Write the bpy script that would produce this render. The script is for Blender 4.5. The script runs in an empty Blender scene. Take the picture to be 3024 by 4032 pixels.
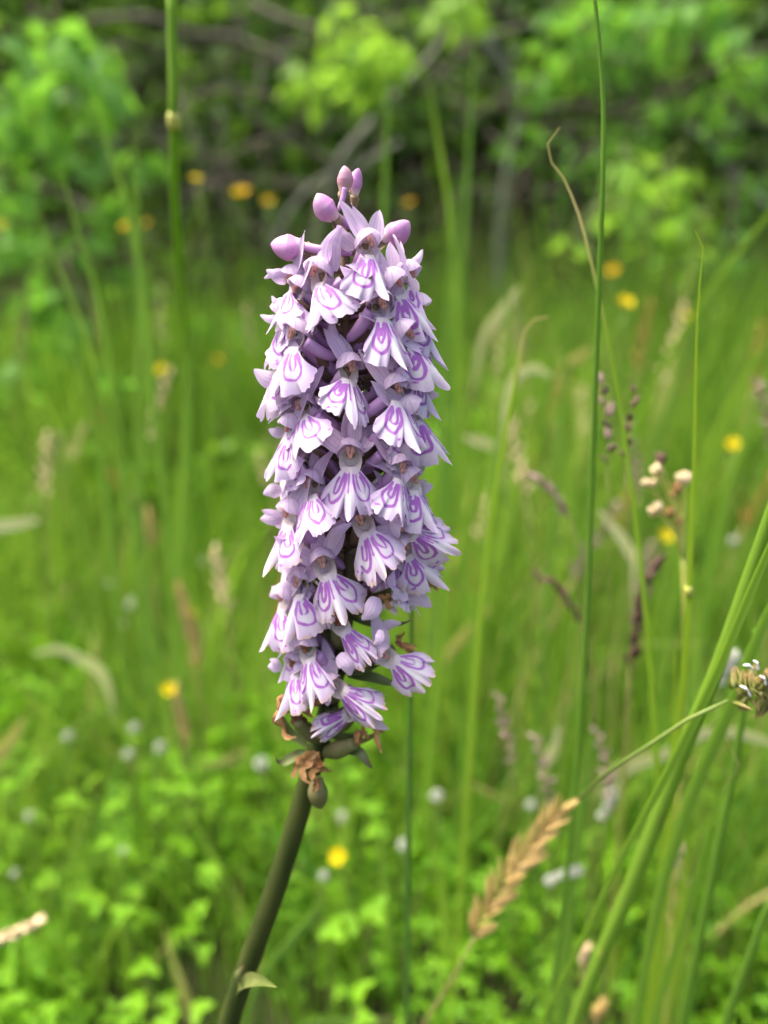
import bpy, math, random
import numpy as np
from mathutils import Vector, Matrix, Quaternion, noise as mnoise

# ------------------------------------------------------------------ camera, sky, sun, exposure
R = math.radians
scene = bpy.context.scene
PITCH = R(20.0)
CAM = Vector((0.0, 0.0, 0.42))
FPX = 26.0 / 34.6 * 4032.0
CR = Vector((1, 0, 0))
CF = Vector((0, math.cos(PITCH), -math.sin(PITCH)))
CU = Vector((0, math.sin(PITCH), math.cos(PITCH)))

cam_data = bpy.data.cameras.new('camera')
cam_data.sensor_fit = 'VERTICAL'
cam_data.sensor_height = 34.6
cam_data.sensor_width = 34.6
cam_data.lens = 26.0
cam_data.clip_start = 0.005
cam_data.clip_end = 200.0
cam_data.dof.use_dof = True
cam_data.dof.focus_distance = 0.1415
cam_data.dof.aperture_fstop = 6.7
cam = bpy.data.objects.new('camera', cam_data)
scene.collection.objects.link(cam)
cam.location = CAM
cam.rotation_euler = (math.pi / 2 - PITCH, 0, 0)
scene.camera = cam

SUN_EL, SUN_AZ = R(67), R(285)          # azimuth clockwise from +Y: high, beyond the hedge to the left
world = bpy.data.worlds.new('World')
scene.world = world
world.use_nodes = True
wn = world.node_tree
bg = wn.nodes['Background']
sky = wn.nodes.new('ShaderNodeTexSky')
sky.sky_type = 'NISHITA'
sky.sun_disc = False
sky.sun_elevation = SUN_EL
sky.sun_rotation = SUN_AZ
sky.air_density = 1.0
sky.dust_density = 9.0
sky.ozone_density = 0.6
wn.links.new(sky.outputs[0], bg.inputs[0])
bg.inputs[1].default_value = 0.15

sun_data = bpy.data.lights.new('sun', 'SUN')
sun_data.energy = 1.5
sun_data.angle = R(25)
sun_data.color = (1.0, 0.96, 0.90)
sun = bpy.data.objects.new('sun', sun_data)
scene.collection.objects.link(sun)
sun_dir = Vector((math.sin(SUN_AZ) * math.cos(SUN_EL), math.cos(SUN_AZ) * math.cos(SUN_EL), math.sin(SUN_EL)))
sun.rotation_euler = sun_dir.to_track_quat('Z', 'Y').to_euler()
sun.location = sun_dir * 5

scene.view_settings.view_transform = 'Standard'
scene.view_settings.look = 'None'
scene.view_settings.exposure = 1.75
scene.view_settings.gamma = 1.0
scene.render.engine = 'CYCLES'
scene.cycles.use_denoising = True
scene.cycles.max_bounces = 6
scene.cycles.diffuse_bounces = 4
scene.cycles.transparent_max_bounces = 8

rng = random.Random(7)
nrg = np.random.default_rng(11)
COL = scene.collection

# ------------------------------------------------------------------ helpers
def ray(px, py):
    return CF + CR * ((px - 1512.0) / FPX) + CU * ((2016.0 - py) / FPX)

def at(px, py, Y):
    d = ray(px, py)
    return CAM + d * (Y / d.y)

def px2m(Y, py=2016):
    d = ray(1512, py)
    return (Y / d.y) / FPX

def props(o, label=None, cat=None, group=None, kind=None):
    if label: o['label'] = label
    if cat: o['category'] = cat
    if group: o['group'] = group
    if kind: o['kind'] = kind
    return o

def make_mesh(name, verts, faces, mat=None, attrs=None, smooth=True):
    me = bpy.data.meshes.new(name)
    verts = np.asarray(verts, dtype=np.float64).reshape(-1, 3)
    if isinstance(faces, np.ndarray) and faces.ndim == 2:
        nf, k = faces.shape
        me.vertices.add(len(verts)); me.vertices.foreach_set('co', verts.ravel())
        me.loops.add(nf * k); me.loops.foreach_set('vertex_index', faces.ravel().astype(np.int32))
        me.polygons.add(nf)
        me.polygons.foreach_set('loop_start', (np.arange(nf) * k).astype(np.int32))
        me.polygons.foreach_set('loop_total', np.full(nf, k, dtype=np.int32))
        me.update(calc_edges=True)
    else:
        me.from_pydata([tuple(v) for v in verts], [], [tuple(int(i) for i in f) for f in faces])
    if smooth:
        me.polygons.foreach_set('use_smooth', np.ones(len(me.polygons), dtype=bool))
    if attrs:
        for k, vals in attrs.items():
            a = me.attributes.new(k, 'FLOAT', 'POINT')
            a.data.foreach_set('value', np.asarray(vals, dtype=np.float32).ravel())
    if mat is not None:
        me.materials.append(mat)
    me.update()
    return me

def link(name, me, parent=None):
    o = bpy.data.objects.new(name, me)
    COL.objects.link(o)
    if parent is not None:
        o.parent = parent
    return o

def empty(name, loc=(0, 0, 0), parent=None):
    o = bpy.data.objects.new(name, None)
    o.empty_display_size = 0.01
    COL.objects.link(o)
    o.location = loc
    if parent: o.parent = parent
    return o

class MB:
    """collects pieces into one mesh"""
    def __init__(self):
        self.v, self.f, self.a, self.n = [], [], {}, 0
    def add(self, v, f, **attrs):
        v = np.asarray(v, dtype=float).reshape(-1, 3)
        for k in set(list(attrs) + list(self.a)):
            if k not in self.a:
                self.a[k] = [np.zeros(self.n)] if self.n else []
            x = attrs.get(k, 0.0)
            self.a[k].append(np.full(len(v), x) if np.isscalar(x) else np.asarray(x, dtype=float))
        self.v.append(v)
        self.f.extend([[int(i) + self.n for i in q] for q in f])
        self.n += len(v)
        return self
    def mesh(self, name, mat, smooth=True):
        return make_mesh(name, np.concatenate(self.v), self.f, mat, {k: np.concatenate(x) for k, x in self.a.items()}, smooth)

def catmull(pts, n):
    P = [np.array(p, dtype=float) for p in pts]
    if len(P) == 2:
        return np.array([P[0] + (P[1] - P[0]) * t for t in np.linspace(0, 1, n)])
    d = [0.0]
    for a, b in zip(P[:-1], P[1:]):
        d.append(d[-1] + np.linalg.norm((b - a)[:3]) + 1e-9)
    d = np.array(d)
    P = np.array(P)
    m = np.zeros_like(P)
    m[1:-1] = (P[2:] - P[:-2]) / (d[2:] - d[:-2])[:, None]
    m[0] = (P[1] - P[0]) / (d[1] - d[0]); m[-1] = (P[-1] - P[-2]) / (d[-1] - d[-2])
    out = []
    for t in np.linspace(0, d[-1], n):
        i = min(max(np.searchsorted(d, t) - 1, 0), len(P) - 2)
        h = d[i + 1] - d[i]; s = (t - d[i]) / h
        h00 = 2*s**3 - 3*s**2 + 1; h10 = s**3 - 2*s**2 + s; h01 = -2*s**3 + 3*s**2; h11 = s**3 - s**2
        out.append(h00*P[i] + h10*h*m[i] + h01*P[i+1] + h11*h*m[i+1])
    return np.array(out)

def frames(path, up=None):
    T = np.gradient(path, axis=0)
    T /= np.linalg.norm(T, axis=1)[:, None] + 1e-12
    up = np.array(up if up is not None else (0.31, -0.9, 0.1), dtype=float)
    N = np.zeros_like(T); B = np.zeros_like(T)
    n = up - T[0] * np.dot(up, T[0])
    if np.linalg.norm(n) < 1e-3:
        n = np.cross(T[0], (1, 0, 0.2))
    for i in range(len(T)):
        n = n - T[i] * np.dot(n, T[i]); n /= np.linalg.norm(n) + 1e-12
        N[i] = n; B[i] = np.cross(T[i], n)
    return T, N, B

def tube(path, radii, seg=8, squash=1.0, up=None, cap=True):
    path = np.asarray(path, dtype=float); n = len(path)
    radii = np.full(n, radii) if np.isscalar(radii) else np.asarray(radii, dtype=float)
    T, N, B = frames(path, up)
    a = np.linspace(0, 2*np.pi, seg, endpoint=False)
    V = (path[:, None, :] + radii[:, None, None] * (np.cos(a)[None, :, None] * N[:, None, :] * squash + np.sin(a)[None, :, None] * B[:, None, :])).reshape(-1, 3)
    F = []
    for i in range(n - 1):
        for j in range(seg):
            k = (j + 1) % seg
            F.append([i*seg + j, i*seg + k, (i+1)*seg + k, (i+1)*seg + j])
    if cap:
        F.append(list(range(seg))[::-1]); F.append([(n-1)*seg + j for j in range(seg)])
    return V, F, np.repeat(np.linspace(0, 1, n), seg)

def ribbon(path, widths, up=None, fold=0.25, twist=0.0):
    """a leaf blade: three vertices across, keeled"""
    path = np.asarray(path, dtype=float); n = len(path)
    widths = np.full(n, widths) if np.isscalar(widths) else np.asarray(widths, dtype=float)
    T, N, B = frames(path, up)
    tw = np.linspace(0, twist, n)
    S = B * np.cos(tw)[:, None] + N * np.sin(tw)[:, None]
    M = N * np.cos(tw)[:, None] - B * np.sin(tw)[:, None]
    cross = np.array([-0.5, -0.27, 0, 0.27, 0.5]); dep = np.array([fold, fold*0.45, 0, fold*0.45, fold])
    V = (path[:, None, :] + widths[:, None, None] * (cross[None, :, None] * S[:, None, :] + dep[None, :, None] * M[:, None, :] * 0.6)).reshape(-1, 3)
    F = []
    for i in range(n - 1):
        for j in range(4):
            F.append([i*5 + j, i*5 + j + 1, (i+1)*5 + j + 1, (i+1)*5 + j])
    return V, F, np.repeat(np.linspace(0, 1, n), 5), np.tile(cross * 2, n)

# ------------------------------------------------------------------ materials
def new_mat(name):
    m = bpy.data.materials.new(name)
    m.use_nodes = True
    nt = m.node_tree
    for n in list(nt.nodes):
        if n.type != 'OUTPUT_MATERIAL':
            nt.nodes.remove(n)
    return m, nt, nt.nodes['Material Output']

def N_(nt, kind, **kw):
    n = nt.nodes.new(kind)
    for k, v in kw.items():
        setattr(n, k, v)
    return n

def attr(nt, name):
    n = N_(nt, 'ShaderNodeAttribute'); n.attribute_name = name
    return n.outputs['Fac']

def mth(nt, op, a, b=None, clamp=False):
    n = N_(nt, 'ShaderNodeMath', operation=op); n.use_clamp = clamp
    for i, x in enumerate((a, b)):
        if x is None: continue
        if isinstance(x, (int, float)): n.inputs[i].default_value = x
        else: nt.links.new(x, n.inputs[i])
    return n.outputs[0]

def mix(nt, fac, a, b, blend='MIX'):
    n = N_(nt, 'ShaderNodeMix', data_type='RGBA', blend_type=blend)
    for s, x in (('Factor', fac), ('A', a), ('B', b)):
        i = [k for k in n.inputs if k.name == s and (k.type == ('VALUE' if s == 'Factor' else 'RGBA'))][0]
        if isinstance(x, (int, float)): i.default_value = x
        elif isinstance(x, tuple): i.default_value = (*x, 1.0)
        else: nt.links.new(x, i)
    return [k for k in n.outputs if k.type == 'RGBA'][0]

def ramp(nt, fac, stops, interp='LINEAR'):
    n = N_(nt, 'ShaderNodeValToRGB')
    n.color_ramp.interpolation = interp
    e = n.color_ramp.elements
    while len(e) < len(stops): e.new(0.5)
    for i, (p, c) in enumerate(stops):
        e[i].position = p
        e[i].color = (*c, 1.0) if isinstance(c, tuple) else (c, c, c, 1.0)
    if isinstance(fac, (int, float)): n.inputs[0].default_value = fac
    else: nt.links.new(fac, n.inputs[0])
    return n.outputs[0]

def noise(nt, scale, detail=3.0, coord='Object', rough=0.5, vec_scale=None):
    t = N_(nt, 'ShaderNodeTexCoord')
    n = N_(nt, 'ShaderNodeTexNoise')
    n.inputs['Scale'].default_value = scale
    n.inputs['Detail'].default_value = detail
    n.inputs['Roughness'].default_value = rough
    if vec_scale:
        mp = N_(nt, 'ShaderNodeMapping'); mp.inputs['Scale'].default_value = vec_scale
        nt.links.new(t.outputs[coord], mp.inputs[0]); nt.links.new(mp.outputs[0], n.inputs['Vector'])
    else:
        nt.links.new(t.outputs[coord], n.inputs['Vector'])
    return n.outputs['Fac']

def rnd(nt):
    return N_(nt, 'ShaderNodeObjectInfo').outputs['Random']

def shade(nt, out, color, rough=0.5, spec=0.3, transl=0.0, transl_col=None, bump=None, bump_s=0.3, bump_d=0.0002, sheen=0.0):
    p = N_(nt, 'ShaderNodeBsdfPrincipled')
    def setc(sock, c):
        if isinstance(c, tuple): sock.default_value = (*c, 1.0)
        else: nt.links.new(c, sock)
    setc(p.inputs['Base Color'], color)
    if isinstance(rough, (int, float)): p.inputs['Roughness'].default_value = rough
    else: nt.links.new(rough, p.inputs['Roughness'])
    p.inputs['Specular IOR Level'].default_value = spec
    p.inputs['Sheen Weight'].default_value = sheen
    b = None
    if bump is not None:
        b = N_(nt, 'ShaderNodeBump'); b.inputs['Strength'].default_value = bump_s; b.inputs['Distance'].default_value = bump_d
        nt.links.new(bump, b.inputs['Height']); nt.links.new(b.outputs[0], p.inputs['Normal'])
    if transl > 0:
        t = N_(nt, 'ShaderNodeBsdfTranslucent')
        setc(t.inputs[0], transl_col if transl_col is not None else color)
        if b: nt.links.new(b.outputs[0], t.inputs['Normal'])
        m = N_(nt, 'ShaderNodeMixShader'); m.inputs[0].default_value = transl
        nt.links.new(p.outputs[0], m.inputs[1]); nt.links.new(t.outputs[0], m.inputs[2])
        nt.links.new(m.outputs[0], out.inputs[0])
    else:
        nt.links.new(p.outputs[0], out.inputs[0])

MAT = {}

def petal_material(name, inner, outer, vein, tip=None):
    m, nt, out = new_mat(name)
    along = attr(nt, 'along'); cross = attr(nt, 'cross')
    c = mix(nt, mth(nt, 'MULTIPLY', along, 1.0, True), inner, outer)
    nv = noise(nt, 380, 3)
    # fine veins running along the petal
    w = mth(nt, 'SINE', mth(nt, 'MULTIPLY', mth(nt, 'ADD', cross, mth(nt, 'MULTIPLY', nv, 0.08)), 15.0))
    w = mth(nt, 'MULTIPLY', mth(nt, 'POWER', mth(nt, 'MAXIMUM', w, 0.0), 4.0), 0.36)
    c = mix(nt, w, c, vein)
    sp = ramp(nt, noise(nt, 420, 2), [(0.62, 0.0), (0.72, 1.0)])
    c = mix(nt, mth(nt, 'MULTIPLY', sp, 0.30), c, vein)
    c = mix(nt, mth(nt, 'MULTIPLY', mth(nt, 'POWER', mth(nt, 'ABSOLUTE', cross), 5.0), 0.45), c, (0.68, 0.62, 0.69))
    wl = mth(nt, 'MULTIPLY', attr(nt, 'wilt'), ramp(nt, mth(nt, 'MULTIPLY', mth(nt, 'ADD', along, mth(nt, 'MULTIPLY', nv, 0.5)), 0.6667), [(1.16 / 1.5, 0.0), (1.32 / 1.5, 1.0)]))
    c = mix(nt, wl, c, (0.50, 0.32, 0.16))
    bmp = mth(nt, 'ADD', noise(nt, 2600, 2), mth(nt, 'MULTIPLY', w, 3.0))
    shade(nt, out, c, 0.45, 0.35, 0.46, None, bmp, 0.35, 0.0001, 0.1)
    MAT[name] = m

petal_material('petal', (0.68, 0.55, 0.72), (0.68, 0.53, 0.73), (0.38, 0.15, 0.50))
petal_material('hood', (0.72, 0.61, 0.72), (0.69, 0.55, 0.73), (0.40, 0.18, 0.50))

def lip_material():
    m, nt, out = new_mat('lip')
    st = attr(nt, 'stripe'); rr = attr(nt, 'along'); ee = attr(nt, 'outer')
    n1 = noise(nt, 900, 3)
    n2 = noise(nt, 260, 3)
    wash = mth(nt, 'MULTIPLY', mth(nt, 'ADD', ee, mth(nt, 'SUBTRACT', mth(nt, 'MULTIPLY', n2, 0.8), 0.4)), 1.0, True)
    c = mix(nt, wash, (0.69, 0.65, 0.71), (0.57, 0.40, 0.66))
    cream = ramp(nt, rr, [(0.0, 1.0), (0.16, 0.0)])
    c = mix(nt, mth(nt, 'MULTIPLY', cream, 0.8), c, (0.64, 0.56, 0.53))
    d = mth(nt, 'ADD', st, mth(nt, 'MULTIPLY', mth(nt, 'SUBTRACT', n1, 0.5), 0.20))
    d = mth(nt, 'ADD', d, mth(nt, 'MULTIPLY', mth(nt, 'SUBTRACT', noise(nt, 420, 1), 0.48), 0.44))
    line = ramp(nt, mth(nt, 'ADD', mth(nt, 'MULTIPLY', d, 1.0), 0.5), [(0.44, 1.0), (0.62, 0.0)], 'EASE')
    lc = mix(nt, n2, (0.27, 0.04, 0.40), (0.40, 0.11, 0.50))
    halo = ramp(nt, mth(nt, 'ADD', d, 0.5), [(0.50, 1.0), (1.0, 0.0)])
    c = mix(nt, mth(nt, 'MULTIPLY', halo, 0.22), c, (0.46, 0.25, 0.56))
    spk = ramp(nt, noise(nt, 1500, 2), [(0.66, 0.0), (0.74, 1.0)])
    c = mix(nt, mth(nt, 'MULTIPLY', spk, 0.12), c, (0.42, 0.20, 0.52))
    c = mix(nt, mth(nt, 'MULTIPLY', line, 0.90), c, lc)
    rim = ramp(nt, rr, [(0.965, 0.0), (1.0, 1.0)])
    c = mix(nt, mth(nt, 'MULTIPLY', rim, 0.5), c, (0.68, 0.64, 0.68))
    wl = mth(nt, 'MULTIPLY', attr(nt, 'wilt'), ramp(nt, mth(nt, 'MULTIPLY', mth(nt, 'ADD', rr, mth(nt, 'MULTIPLY', noise(nt, 500, 2), 0.45)), 0.6667), [(1.10 / 1.5, 0.0), (1.25 / 1.5, 1.0)]))
    c = mix(nt, wl, c, (0.55, 0.40, 0.24))
    shade(nt, out, c, 0.45, 0.35, 0.38, None, noise(nt, 2400, 2), 0.4, 0.00012, 0.1)
    MAT['lip'] = m
lip_material()

def simple(name, c0, c1, scale=200, rough=0.5, spec=0.3, transl=0.0, tcol=None, bump=0.2, bd=0.0002, use_along=None, vec_scale=None, var=None):
    m, nt, out = new_mat(name)
    c = mix(nt, ramp(nt, noise(nt, scale, 4, vec_scale=vec_scale), [(0.3, 0.0), (0.7, 1.0)]), c0, c1)
    if use_along:
        for lo, hi, col in use_along:
            c = mix(nt, ramp(nt, attr(nt, 'along'), [(lo, 0.0), (hi, 1.0)]) if lo < hi else ramp(nt, attr(nt, 'along'), [(hi, 1.0), (lo, 0.0)]), c, col)
    if var:
        c = mix(nt, mth(nt, 'MULTIPLY', rnd(nt), var[1]), c, var[0])
    shade(nt, out, c, rough, spec, transl, tcol, noise(nt, scale * 5, 3, vec_scale=vec_scale) if bump else None, bump, bd)
    MAT[name] = m
    return m

simple('spur', (0.50, 0.27, 0.54), (0.55, 0.34, 0.58), 300, 0.42, 0.4, 0.22, use_along=[(0.25, 0.0, (0.56, 0.46, 0.56))])
simple('ovary', (0.16, 0.10, 0.075), (0.22, 0.16, 0.08), 300, 0.5, 0.3, vec_scale=(1, 1, 0.3))
simple('ovary_green', (0.10, 0.13, 0.035), (0.15, 0.13, 0.055), 300, 0.5, 0.3)
simple('bract', (0.13, 0.085, 0.065), (0.17, 0.13, 0.06), 220, 0.45, 0.35, 0.15, bump=0.3)
simple('bract_green', (0.085, 0.13, 0.035), (0.13, 0.15, 0.06), 220, 0.45, 0.35, 0.15, use_along=[(0.75, 1.0, (0.10, 0.06, 0.04))])
simple('orchid_stem', (0.013, 0.028, 0.004), (0.045, 0.056, 0.012), 160, 0.5, 0.25, vec_scale=(1, 1, 0.12), use_along=[(0.62, 0.85, (0.14, 0.10, 0.06))])
simple('pale_leaf', (0.10, 0.14, 0.03), (0.17, 0.19, 0.06), 200, 0.5, 0.3, 0.25)
simple('column', (0.46, 0.17, 0.14), (0.58, 0.35, 0.29), 700, 0.45, 0.4, 0.12)
simple('column_brown', (0.14, 0.045, 0.025), (0.28, 0.10, 0.05), 700, 0.5, 0.3)
simple('throat', (0.64, 0.55, 0.49), (0.67, 0.60, 0.59), 400, 0.5, 0.3, 0.25)
simple('bud', (0.48, 0.19, 0.46), (0.60, 0.33, 0.56), 260, 0.4, 0.4, 0.22, use_along=[(0.30, 0.05, (0.74, 0.62, 0.56))])
simple('pink_bud', (0.50, 0.25, 0.33), (0.58, 0.37, 0.46), 260, 0.42, 0.4, 0.2, use_along=[(0.35, 0.05, (0.72, 0.58, 0.42))])
simple('withered', (0.17, 0.075, 0.028), (0.46, 0.27, 0.11), 420, 0.65, 0.15, 0.12, bump=0.6, bd=0.0003)
simple('withered_dark', (0.10, 0.045, 0.03), (0.24, 0.12, 0.055), 420, 0.6, 0.15, 0.08, bump=0.6, bd=0.0003)
simple('insect', (0.008, 0.007, 0.006), (0.02, 0.016, 0.012), 900, 0.35, 0.5, bump=0)

def grass_material(name, stops, tip=None, transl=0.38, rough=0.42, stripes=True):
    m, nt, out = new_mat(name)
    c = ramp(nt, attr(nt, 'tint'), stops)
    c = mix(nt, mth(nt, 'MULTIPLY', noise(nt, 60, 3), 0.25), c, (0.11, 0.22, 0.04))
    if stripes:
        w = mth(nt, 'MULTIPLY', mth(nt, 'ADD', mth(nt, 'SINE', mth(nt, 'MULTIPLY', attr(nt, 'cross'), 22.0)), 1.0), 0.09)
        c = mix(nt, w, c, (0.30, 0.40, 0.12))
    if tip:
        c = mix(nt, mth(nt, 'MULTIPLY', (ramp(nt, attr(nt, 'along'), [(tip[0], 0.0), (tip[1], 1.0)]) if tip[0] < tip[1] else ramp(nt, attr(nt, 'along'), [(tip[1], 1.0), (tip[0], 0.0)])), tip[3] if len(tip) > 3 else 1.0), c, tip[2])
    tc = mix(nt, 0.45, c, (0.29, 0.50, 0.025), 'MIX')
    shade(nt, out, c, rough + .12, 0.10, transl, tc)
    MAT[name] = m

GRASS_STOPS = [(0.0, (0.022, 0.075, 0.014)), (0.35, (0.066, 0.185, 0.020)), (0.7, (0.140, 0.290, 0.022)), (0.86, (0.22, 0.35, 0.04)), (0.93, (0.42, 0.34, 0.12)), (1.0, (0.50, 0.40, 0.19))]
grass_material('grass', GRASS_STOPS, (0.8, 1.0, (0.22, 0.30, 0.05), 0.4), transl=0.45, stripes=False)
grass_material('blade_green', [(0.0, (0.065, 0.18, 0.035)), (0.5, (0.15, 0.31, 0.03)), (1.0, (0.32, 0.46, 0.02))])
grass_material('blade_tan_tip', [(0.0, (0.065, 0.18, 0.035)), (0.5, (0.15, 0.31, 0.03)), (1.0, (0.32, 0.46, 0.02))], (0.80, 0.92, (0.50, 0.38, 0.17)))
grass_material('straw', [(0.0, (0.50, 0.32, 0.09)), (0.5, (0.60, 0.46, 0.19)), (1.0, (0.76, 0.68, 0.44))], (0.60, 0.52, (0.11, 0.20, 0.03)), transl=0.3, rough=0.6)

def leaf_material(name, a, b, tcol, transl=0.4):
    m, nt, out = new_mat(name)
    c = mix(nt, rnd(nt), a, b)
    t_ = attr(nt, 'tint')
    c = mix(nt, t_, c, b)
    vein = mth(nt, 'POWER', mth(nt, 'SUBTRACT', 1.0, mth(nt, 'ABSOLUTE', attr(nt, 'cross')), True), 12.0)
    c = mix(nt, mth(nt, 'MULTIPLY', vein, 0.35), c, (0.30, 0.36, 0.12))
    c = mix(nt, mth(nt, 'MULTIPLY', noise(nt, 90, 3), 0.3), c, a)
    shade(nt, out, c, 0.5, 0.12, transl, tcol)
    MAT[name] = m

leaf_material('shrub_leaf', (0.06, 0.17, 0.03), (0.12, 0.28, 0.04), (0.20, 0.46, 0.04))
leaf_material('bright_leaf', (0.095, 0.225, 0.03), (0.17, 0.31, 0.035), (0.27, 0.50, 0.04), 0.45)
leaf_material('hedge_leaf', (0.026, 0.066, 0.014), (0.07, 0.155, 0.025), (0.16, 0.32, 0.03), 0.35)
leaf_material('herb_leaf', (0.072, 0.205, 0.010), (0.165, 0.35, 0.012), (0.27, 0.54, 0.015), 0.42)
simple('bark', (0.075, 0.062, 0.047), (0.15, 0.13, 0.108), 40, 0.85, 0.1, bump=0.6, bd=0.002)
simple('bark_dark', (0.07, 0.05, 0.038), (0.13, 0.10, 0.08), 40, 0.9, 0.1, bump=0.6, bd=0.002)
simple('lichen_bark', (0.16, 0.145, 0.12), (0.32, 0.33, 0.29), 60, 0.9, 0.1, bump=0.6, bd=0.002)
simple('ground', (0.030, 0.028, 0.014), (0.035, 0.046, 0.014), 9, 0.95, 0.1, bump=0.6, bd=0.01)
simple('yellow_petal', (0.54, 0.43, 0.003), (0.58, 0.48, 0.004), 300, 0.5, 0.1, 0.25)
simple('orange_petal', (0.42, 0.27, 0.002), (0.48, 0.33, 0.003), 300, 0.5, 0.08, 0.25)
simple('yellow_centre', (0.46, 0.30, 0.008), (0.52, 0.34, 0.01), 800, 0.6, 0.2)
simple('clover_floret', (0.42, 0.45, 0.36), (0.56, 0.58, 0.50), 500, 0.6, 0.2, 0.3)
simple('cream_seed', (0.62, 0.46, 0.24), (0.74, 0.62, 0.40), 500, 0.6, 0.2, 0.25)
simple('tan_spikelet', (0.52, 0.35, 0.11), (0.66, 0.50, 0.22), 420, 0.55, 0.25, 0.3, use_along=[(0.14, 0.0, (0.40, 0.20, 0.06))])
simple('dark_spikelet', (0.075, 0.040, 0.030), (0.16, 0.095, 0.07), 420, 0.6, 0.2, 0.1)
simple('purple_spikelet', (0.22, 0.14, 0.12), (0.36, 0.27, 0.22), 420, 0.6, 0.2, 0.2)
simple('sedge_scale', (0.11, 0.13, 0.025), (0.22, 0.22, 0.05), 900, 0.4, 0.4, 0.15, use_along=[(0.5, 1.0, (0.36, 0.22, 0.09))])
simple('white_anther', (0.78, 0.78, 0.76), (0.84, 0.84, 0.83), 900, 0.5, 0.3, 0.2)
simple('stalk', (0.09, 0.15, 0.025), (0.15, 0.20, 0.04), 200, 0.5, 0.3, 0.0, vec_scale=(1, 1, 0.2))
simple('brown_stalk', (0.22, 0.16, 0.07), (0.32, 0.25, 0.11), 200, 0.6, 0.2, 0.0, vec_scale=(1, 1, 0.2))
simple('node', (0.34, 0.36, 0.06), (0.50, 0.50, 0.12), 400, 0.45, 0.3)

# ------------------------------------------------------------------ ground with a bank under the hedge
def ground_z(x, y):
    b = min(max((y - 1.6) / 2.0, 0.0), 1.0)
    b = b * b * (3 - 2 * b)
    z = 2.3 * b
    far = min(max((y - 4.0) / 20.0, 0.0), 1.0)
    z += far * 1.0
    z += 0.012 * mnoise.noise(Vector((x * 4.0, y * 4.0, 0.3))) + 0.03 * b * mnoise.noise(Vector((x * 3, y * 3, 5.0)))
    return z

def build_ground():
    def axis(lo, hi, near_lo, near_hi, step):
        a = list(np.arange(near_lo, near_hi + 1e-6, step))
        left, right = [], []
        s, v = step, near_lo
        while v > lo:
            s *= 1.35; v -= s; left.append(max(v, lo))
        s, v = step, near_hi
        while v < hi:
            s *= 1.35; v += s; right.append(min(v, hi))
        return left[::-1] + a + right
    xs = axis(-40, 40, -2.4, 2.4, 0.05); ys = axis(-30, 60, -0.2, 3.0, 0.05)
    V = [(x, y, ground_z(x, y)) for y in ys for x in xs]
    nx = len(xs)
    F = [[j*nx + i, j*nx + i + 1, (j+1)*nx + i + 1, (j+1)*nx + i] for j in range(len(ys)-1) for i in range(nx-1)]
    o = link('ground', make_mesh('ground', V, F, MAT['ground']))
    props(o, 'dark earth meadow ground rising to a bank under the hedge', 'ground', kind='structure')
build_ground()

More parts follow.
